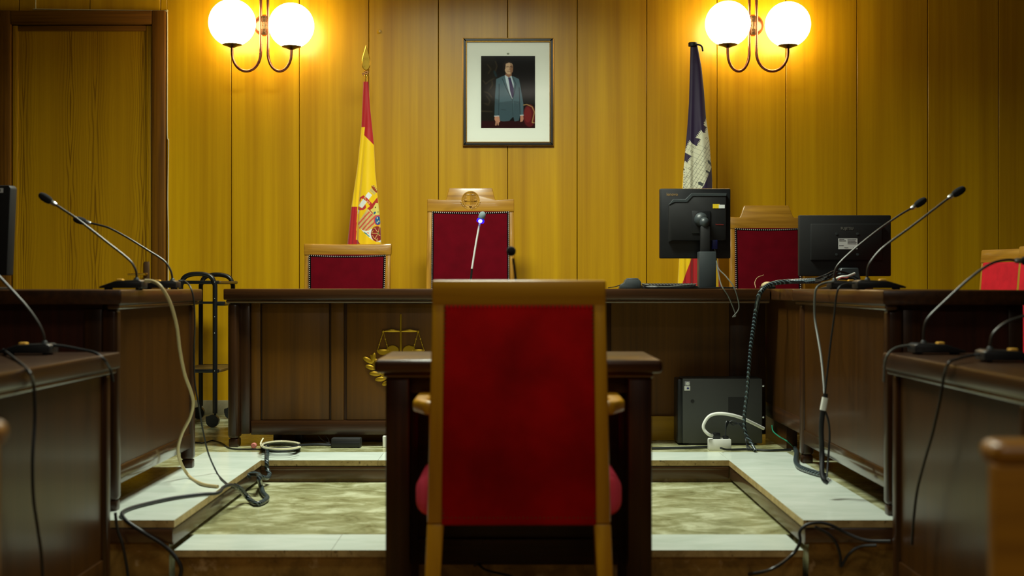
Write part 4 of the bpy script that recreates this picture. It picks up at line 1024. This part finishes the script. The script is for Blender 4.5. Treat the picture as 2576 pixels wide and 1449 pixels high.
# ------------------------------------------------------------------ small electrics on the dais floor
t = thing('power_strip', 'white socket block with two black plugs on the dais in front of the computer case', 'socket', (px2x(1812,6.6), 6.6, Z2))
Ys = 6.58
MB().box(px2x(1784,Ys), px2x(1840,Ys), Ys, Ys+.06, Z2, H-(1105-CY)*Ys/F, .005, 2).build('body', WHITEP, t)
for (x0_, x1_, y_) in ((1793,1811,1090),(1818,1832,1098)):
    MB().box(px2x(x0_,Ys+.03), px2x(x1_,Ys+.03), Ys+.012, Ys+.045, H-(1106-CY)*Ys/F-.0, H-(y_-CY)*Ys/F, .004).build('plug', BLK, t)
o = MB().tube([W(1796,1096,Ys+.03), W(1783,1093,Ys), W(1771,1080,Ys), W(1771,1066,Ys), W(1783,1048,Ys), W(1802,1041,Ys), W(1830,1042,Ys), W(1862,1050,Ys+.02), W(1895,1065,Ys+.06), W(1921,1078,Ys+.1)], .0075, 10, 8).build('power_cable', WHITEP)
tag(o, 'thick white cable arching from the white socket block across the computer case', 'cable')
mb = MB()
for o_ in (0, 6, 12): mb.tube([W(1825,1096,Ys+.03), W(1828,1072-o_,Ys+.05), W(1845,1058+o_,Ys+.06), W(1868,1078-o_,Ys+.05), W(1876,1105+o_/2,Ys+.05), G(1880+o_,1131,Z2+.006)], .0028, 6, 8)
tag(mb.build('plug_leads', BCAB), 'tangle of thin black leads rising from the white socket block', 'cable')
o = MB().tube([G(1813,1127,Z2+.02)+Vector((0,-.0,.0)), G(1830,1131,Z2+.008), G(1880,1130,Z2+.006), G(1930,1133,Z2+.006), G(1990,1131,Z2+.006)], .005, 8, 8).build('floor_cable', BCAB)
tag(o, 'black cable lying on the dais to the right of the white socket block', 'cable')
o = MB().tube([G(1640,1128,Z2+.007), G(1690,1127,Z2+.007), G(1740,1126,Z2+.007), G(1784,1124,Z2+.007)], .006, 8, 6).build('floor_cable', BCAB)
tag(o, 'black cable lying along the dais from the witness table to the white socket block', 'cable')
o = MB().tube([W(1942,1070,6.7), W(1945,1085,6.68), W(1960,1098,6.6), W(1980,1110,6.5), G(2000,1128,Z2+.004)], .0028, 6, 8).build('green_cable', GREEN)
tag(o, 'thin green cable curving down beside the computer case', 'cable')
# spiral-wrapped bundle hanging down from the bench corner
pts = [W(2062,706,6.35), W(2030,707,6.40), W(1990,708,6.45), W(1955,711,6.46), W(1932,718,6.46), W(1917,730,6.44), W(1908,748,6.45), W(1902,780,6.5), W(1895,830,6.5), W(1888,880,6.5), W(1884,930,6.5), W(1880,980,6.52), W(1875,1020,6.54), W(1872,1060,6.55), W(1876,1090,6.55), W(1890,1115,6.53), G(1900,1133,Z2+.01)]
mb = MB().tube(pts, lambda t_: .0125-.005*t_ if t_ < .55 else .0085-.0025*(t_-.55), 10, 8)
# wrapped coil ridges
rs = cr(pts, 40)
coil = []
for i, q in enumerate(rs[:400]):
    d = (rs[min(i+1,len(rs)-1)]-rs[max(0,i-1)]).normalized(); u = d.cross(Vector((0,1,0))).normalized(); v = d.cross(u); rr = .0128-.0055*min(1,i/320)
    coil.append(q+(u*math.cos(i*.9)+v*math.sin(i*.9))*rr)
mb.tube(coil, .0018, 4, 0)
tag(mb.build('spiral_cable_bundle', SPIR), 'thick spiral-wrapped cable bundle draped over the bench corner down to the floor', 'cable')
mb = MB()
for i, (dx, dy) in enumerate(((0,0),(6,3),(-5,5),(10,-6),(3,-9))):
    mb.tube([W(2052,706+dy*.6,6.3), W(2075+dx,700+dy,6.2), W(2100+dx,690+dy,6.25), W(2130+dx,697+dy,6.3), W(2160,705+dy*.5,6.3)], .0034, 6, 8)
tag(mb.build('loose_wires', BCAB), 'loose black wires fanning out of the spiral bundle below the widescreen monitor', 'cable')
o = MB().tube([W(2105,700,6.1), W(2118,696,6.08), W(2132,695,6.08), W(2150,688,6.12)], .005, 8, 8).build('white_wire', WHITEP)
tag(o, 'short white wire end on the desk below the widescreen monitor', 'cable')
o = MB().tube([W(2108,704,6.0), W(2116,699,6.0), W(2128,699,6.0), W(2134,697,6.0)], .003, 6, 8).build('red_wire', REDP)
tag(o, 'short red wire end on the desk below the widescreen monitor', 'cable')
o = MB().tube([W(1901,724,6.72), W(1899,710,6.75), W(1906,698,6.78), W(1921,692,6.8)], .0016, 6, 8).build('thin_wire', CREAM)
tag(o, 'thin pale wire looping up beside the computer mouse', 'cable')
# right desk cables
Yd = 5.14
o = MB().tube([W(2098,708,5.5), W(2075,712,5.5), W(2056,722,5.46), W(2050,745,5.46), W(2050,800,5.46), W(2058,850,5.4), W(2066,900,5.3), W(2072,960,5.2), W(2074,992,5.15)], .0045, 8, 8).build('microphone_cable', GCAB)
tag(o, 'grey cable hanging over the right dais desk from the farther microphone', 'cable')
o = MB().tube([W(2150,712,5.1), W(2130,714,5.1), W(2112,722,5.08), W(2104,745,5.08), W(2098,800,5.1), W(2090,860,5.12), W(2081,940,5.13), W(2075,992,5.14)], .0035, 8, 8).build('microphone_cable', BCAB)
tag(o, 'black cable hanging over the right dais desk from the nearer microphone', 'cable')
t = thing('hanging_connector', 'black looped cable with a white sleeve hanging against the right dais desk', 'cable', W(2072,1215,Yd))
MB().cyl(W(2076,1000,Yd), W(2070,1032,Yd), .0115, 16).build('white_sleeve', WHITEP, t)
MB().cyl(W(2077,990,Yd), W(2076,1002,Yd), .0085, 14).build('black_collar', BLK, t)
mb = MB().tube([W(2070,1030,Yd), W(2066,1080,Yd), W(2068,1140,Yd), W(2068,1190,Yd-.04), W(2074,1208,Yd-.06), W(2083,1214,Yd-.06)], .0095, 10, 8)
mb.tube([W(2074,1030,Yd), W(2084,1060,Yd), W(2087,1100,Yd), W(2083,1160,Yd-.02), W(2080,1200,Yd-.06)], .004, 8, 8)
mb.build('loop', BCAB, t)
MB().cyl(W(2082,1214,Yd-.06), W(2090,1206,Yd-.06), .009, 14).build('plug', SILV, t)
o = MB().tube([G(2000,1128,Z2+.01), G(2004,1140,Z2+.012), G(2002,1160,Z2+.012), G(2010,1174,Z2+.012), G(2030,1183,Z2+.012), G(2052,1190,Z2+.012), G(2075,1196,Z2+.012)], .011, 10, 8).build('floor_cable', SPIR)
tag(o, 'short wrapped cable bundle snaking on the white marble at the foot of the right desk', 'cable')
# floor cables in the right foreground
o = MB().tube([W(2300,868,4.43), W(2265,872,4.42), W(2245,880,4.40), W(2232,895,4.38), W(2226,915,4.40), W(2224,960,4.41)], .004, 8, 8).build('microphone_cable', GCAB)
tag(o, 'grey cable curving off the far corner of the right court floor desk', 'cable')
o = MB().tube([W(2470,890,3.95), W(2440,895,3.95), W(2408,903,3.85)]+[W(px, py, 1.158*F/(px-CX)) for px, py in ((2388,912),(2376,940),(2370,975),(2362,1020),(2346,1090),(2326,1160),(2308,1230),(2299,1300),(2294,1370))], .004, 8, 8).build('microphone_cable', BCAB)
tag(o, 'black cable drooping down the face of the right court floor desk from the nearest microphone', 'cable')
Yc = 4.59
mb = MB().tube([G(1830,1449,.012), G(1930,1440,.01) if False else W(1930,1436,4.5), W(1990,1398,Yc), W(2012,1365,Yc), W(2012,1338,Yc), W(2030,1320,Yc), W(2062,1315,Yc), W(2092,1322,Yc), W(2130,1342,Yc), W(2180,1360,Yc-.02), W(2240,1362,Yc-.05)], .0055, 8, 8)
mb.tube([W(2050,1325,Yc), W(2085,1345,Yc), W(2105,1370,Yc), W(2114,1400,Yc), W(2116,1425,Yc), W(2135,1395,Yc-.01), W(2165,1375,Yc-.02), W(2205,1372,Yc-.04)], .005, 8, 8)
tag(mb.build('floor_cable', BCAB), 'looped black cables hanging over the step at the foot of the right dais desk', 'cable')
# left desk cables
o = MB().tube([W(364,706,5.03), W(385,708,5.03), W(405,722,5.0), W(428,762,5.03), W(444,820,5.1), W(452,880,5.18), W(464,940,5.26), W(480,985,5.32), W(486,1015,5.36), W(478,1050,5.42), W(458,1090,5.47), W(448,1130,5.53), W(455,1165,5.58), G(478,1200,Z2+.007), G(510,1218,Z2+.007), G(548,1224,Z2+.007)], .0062, 10, 8).build('microphone_cable', CREAM)
tag(o, 'beige cable hanging in a wave from the nearer left microphone to the marble step', 'cable')
o = MB().tube([W(449,706,5.65), W(466,708,5.65), W(480,725,5.6), W(488,760,5.6), W(490,820,5.62), W(488,880,5.65), W(490,960,5.65), W(500,1020,5.66), W(510,1080,5.69), W(524,1140,5.72), G(545,1188,Z2+.006), G(558,1205,Z2+.005), G(576,1221,Z2+.005)], .0034, 8, 8).build('microphone_cable', BCAB)
tag(o, 'thin dark cable hanging from the farther left microphone to the marble step', 'cable')
o = MB().tube([W(130,868,4.37), W(165,872,4.37), W(205,880,4.36), W(240,888,4.34), W(262,905,4.33), W(278,930,4.375), W(284,960,4.39)], .0045, 8, 8).build('microphone_cable', BCAB)
tag(o, 'dark cable running right over the edge of the left court floor desk', 'cable')
o = MB().tube([W(8,880,4.4), W(40,905,4.0)]+[W(px, py, 1.238*F/(CX-px)) for px, py in ((70,932),(84,965),(88,1050),(82,1150),(84,1250),(95,1330),(106,1420),(110,1600))], .0045, 8, 8).build('microphone_cable', BCAB)
tag(o, 'dark cable hanging down the face of the left court floor desk', 'cable')
# wrapped cable coming down the step and along the left wing
pts = [G(672,1122,Z2+.012), G(672,1140,Z2+.012), W(671,1157,6.19), W(672,1180,6.17), W(678,1192,6.15), W(672,1202,6.10), W(660,1200,6.05), W(640,1190,6.00), W(628,1194,5.95)]
o = MB().tube(pts, .0095, 10, 10).build('wrapped_cable', SPIR)
tag(o, 'black and white wrapped cable dropping over the step from the coil under the bench', 'cable')
pts = [W(622,1198,5.9), W(634,1192,5.9), W(650,1194,5.86), W(652,1205,5.8), G(656,1222,Z1+.012), G(662,1240,Z1+.012), G(672,1252,Z1+.012), G(662,1262,Z1+.012), G(646,1267,Z1+.012), G(632,1260,Z1+.012), W(618,1246,5.62), W(604,1230,5.52), W(590,1222,5.47)]
o = MB().tube(pts, .0105, 10, 8).build('wrapped_cable', SPIR)
tag(o, 'black wrapped cable bundle looping onto the lower step floor by the left corner', 'cable')
pts = [W(596,1224,5.48), G(580,1220,Z2+.008), G(562,1226,Z2+.008), G(548,1240,Z2+.008), G(500,1244,Z2+.008), G(430,1254,Z2+.008), G(350,1272,Z2+.008), G(312,1286,Z2+.008), G(308,1298,Z2+.008), W(325,1316,Y_FR-.008), W(370,1345,Y_FR-.012), W(410,1370,Y_FR-.012), W(440,1400,Y_FR-.01), W(456,1430,Y_FR-.01), W(448,1470,Y_FR-.01)]
o = MB().tube(pts, .0065, 10, 8).build('floor_cable', BCAB)
tag(o, 'black cable crossing the white marble at the left and dropping over the front step', 'cable')
o = MB().tube([W(290,1290,4.56), W(295,1330,4.57), W(308,1370,4.58), W(318,1420,4.59), W(325,1470,4.59)], .005, 8, 8).build('floor_cable', BCAB)
tag(o, 'dark cable hanging down the front step beside the left court floor desk', 'cable')
o = MB().tube([G(485,1112,Z2+.004), G(510,1114,Z2+.004), G(535,1108,Z2+.004), G(560,1116,Z2+.004), G(580,1128,Z2+.004), G(620,1130,Z2+.004), G(660,1130,Z2+.004)], .0035, 8, 8).build('floor_cable', BCAB)
tag(o, 'thin black cable lying on the floor between the left desk and the bench', 'cable')
# coil of cables under the bench
mb = MB(); mb2 = MB()
for i in range(7):
    a_ = i*.5; cx_, cy_ = 705+3*math.sin(a_), 1122+2*math.cos(a_)
    pts = [G(cx_+(46+3*math.sin(i*2.1))*math.cos(u), cy_+(9+1.2*math.cos(i*1.7))*math.sin(u), Z2+.006+.006*i*.8) for u in [2*PI*k/14 for k in range(15)]]
    mb.tube(pts, .006, 8, 4, True, False)
for i in (0, 1):
    pts = [G(708+(48+i*4)*math.cos(u), 1120+(9+i*1.5)*math.sin(u), Z2+.05-i*.012) for u in [2*PI*k/14+.4 for k in range(13)]]
    mb2.tube(pts, .003, 8, 5)
mb2.tube([W(662,1103,6.62), W(657,1112,6.6), W(656,1118,6.58), W(668,1122,6.56), W(678,1130,6.52)], .0036, 8, 8)
t = thing('cable_coil', 'coil of black and cream cables on the dais under the left part of the bench', 'cable', G(705,1125,Z2))
mb.build('black_loops', BCAB, t); mb2.build('cream_loops', CREAMW, t)
t = thing('power_adapter', 'black power adapter brick on the dais under the bench, left of the witness table', 'adapter', (px2x(880,6.72), 6.72, Z2))
MB().box(px2x(834,6.7), px2x(908,6.7), 6.68, 6.75, Z2, Z2+.045, .006, 2).build('body', BLKM, t)
MB().box(px2x(836,6.7), px2x(906,6.7), 6.676, 6.68, Z2+.006, Z2+.028, .001).build('label_panel', BLK, t)
mb = MB().tube([G(760,1120,Z2+.01), W(800,1118,6.7), W(836,1120,6.71)], .006, 8, 6).tube([W(800,1097,6.8), W(812,1108,6.78), W(828,1116,6.74)], .0025, 6, 6).tube([W(818,1097,6.8), W(826,1106,6.78), W(828,1118,6.74)], .0025, 6, 6)
tag(mb.build('adapter_leads', BCAB), 'black leads running from the cable coil to the black power adapter', 'cable')
t = thing('plug_adapter', 'small pink round plug on the floor beside the left bench foot', 'plug', G(639,1127,Z2))
q = G(639,1128,Z2)
MB().lathe([(.012,0),(.013,.004),(.013,.022),(.009,.027),(0,.027)], (q.x, q.y+.01, Z2+.014), (0,-1,0), 20).build('body', PINKP, t)
o = MB().box(px2x(963,6.7), px2x(975,6.7), 6.69, 6.72, Z2, Z2+.055, .003, 1).build('wall_socket', WHITEP)
tag(o, 'small white socket under the bench just left of the witness table', 'socket')
mb = MB().tube([G(1180,1440,.006)+Vector((0,0,.0)), W(1200,1420,4.55), W(1225,1435,4.5), W(1290,1450,4.5)], .004, 8, 6)
tag(mb.build('floor_cable', BCAB), 'dark cable on the floor under the witness table between the chair legs', 'cable')

# ------------------------------------------------------------------ trolley behind the left desk
t = thing('trolley', 'black tubular trolley on castors between the left desk and the bench', 'trolley', (px2x(520,7.9), 7.9, Z2))
Ya, Yb_ = 7.66, 8.15; xl, xr = px2x(455,Ya), px2x(541,Ya); zt = H+(720-690)*Ya/F; r = .013
for Y in (Ya, Yb_):
    pts = [Vector((xl,Y,Z2+.075)), Vector((xl,Y,zt-.06)), Vector((xl+.018,Y,zt-.018)), Vector((xl+.06,Y,zt)), Vector((xr-.06,Y,zt)), Vector((xr-.018,Y,zt-.018)), Vector((xr,Y,zt-.06)), Vector((xr,Y,Z2+.075))]
    P_ = [pts[0]] + cr(pts[1:-1], 6) + [pts[-1]]
    MB().tube(P_, r, 14, 0).build('hoop_frame', TUBEB, t)
for z, nm in ((H+(720-710)*Ya/F, 'top_shelf'), (H-(933-720)*Ya/F, 'lower_shelf')):
    MB().box(xl-.015, xr+.03, Ya+.014, Yb_-.014, z-.008, z+.007, .003).build(nm, wood('brown_shelf_board', (70,52,20), (96,72,30), 'Y', 40, .45), t)
    for Y in (Ya, Yb_): MB().box(xl, xr+.02, Y-.006, Y+.016, z-.010, z+.009, .002).build('shelf_rail', TUBEB, t)
MB().box(xl, xr+.055, Ya-.008, Ya+.012, .905, .918, .002).box(xr+.0, xr+.05, Ya-.006, Yb_, .895, .905, .002).build('side_bracket', TUBEB, t)
mb = MB()
for py in (710,751,797,838,933):
    mb.ell((xr, Ya-r, H-(py-720)*Ya/F), .003, .0025, .003, None, 10, 6)
mb.build('screw', SILV, t)
for x in (xl, xr):
    for Y in (Ya, Yb_):
        c = MB().cyl((x,Y,Z2+.06), (x,Y,Z2+.08), .006, 10)
        c.cyl((x-.012,Y-.017,Z2+.035), (x-.012,Y+.017,Z2+.035), .034, 22).box(x-.05, x-.005, Y-.012, Y+.012, Z2+.03, Z2+.06, .006)
        c.build('castor', BLK, t)

# ------------------------------------------------------------------ lights
def area(name, loc, sx, sy, power, col, rot=(0,0,0)):
    d = bpy.data.lights.new(name, 'AREA'); d.shape = 'RECTANGLE'; d.size = sx; d.size_y = sy; d.energy = power; d.color = col
    o = bpy.data.objects.new(name, d); COL.objects.link(o); o.location = loc; o.rotation_euler = rot; return o
a_ = area('ceiling_lamp_dais', (-.3, 6.15, ZC-.03), 1.0, .5, 120, (.93,1,.84)); a_.data.spread = math.radians(150)
area('ceiling_lamp_court', (-.2, 3.4, ZC-.03), 1.2, .4, 22, (.95,1,.86))
area('added_public_fill', (.3, 0.2, ZC-.03), 1.2, .4, 28, (1,.92,.76))  # added fill over the public area, brightens the armchair's back
w = bpy.data.worlds.new('room_air'); SC.world = w; w.use_nodes = True
w.node_tree.nodes['Background'].inputs[0].default_value = (.9,.8,.6,1); w.node_tree.nodes['Background'].inputs[1].default_value = .0

# ------------------------------------------------------------------ camera
cd = bpy.data.cameras.new('camera'); cd.sensor_width = 36; cd.sensor_fit = 'HORIZONTAL'; cd.lens = F*36/2576
cd.shift_x = (1288-CX)/2576; cd.shift_y = (CY-724.5)/2576
cd.dof.use_dof = True; cd.dof.focus_distance = 7.6; cd.dof.aperture_fstop = 2.9; cd.clip_start = .05
co = bpy.data.objects.new('camera', cd); COL.objects.link(co); co.location = (0,0,H); co.rotation_euler = (PI/2,0,0)
SC.camera = co
SC.view_settings.view_transform = 'Standard'; SC.view_settings.look = 'None'; SC.view_settings.exposure = 0; SC.view_settings.gamma = 1
SC.view_settings.use_curve_mapping = False
SC.cycles.use_denoising = True
SC.cycles.max_bounces = 8; SC.cycles.sample_clamp_indirect = 6
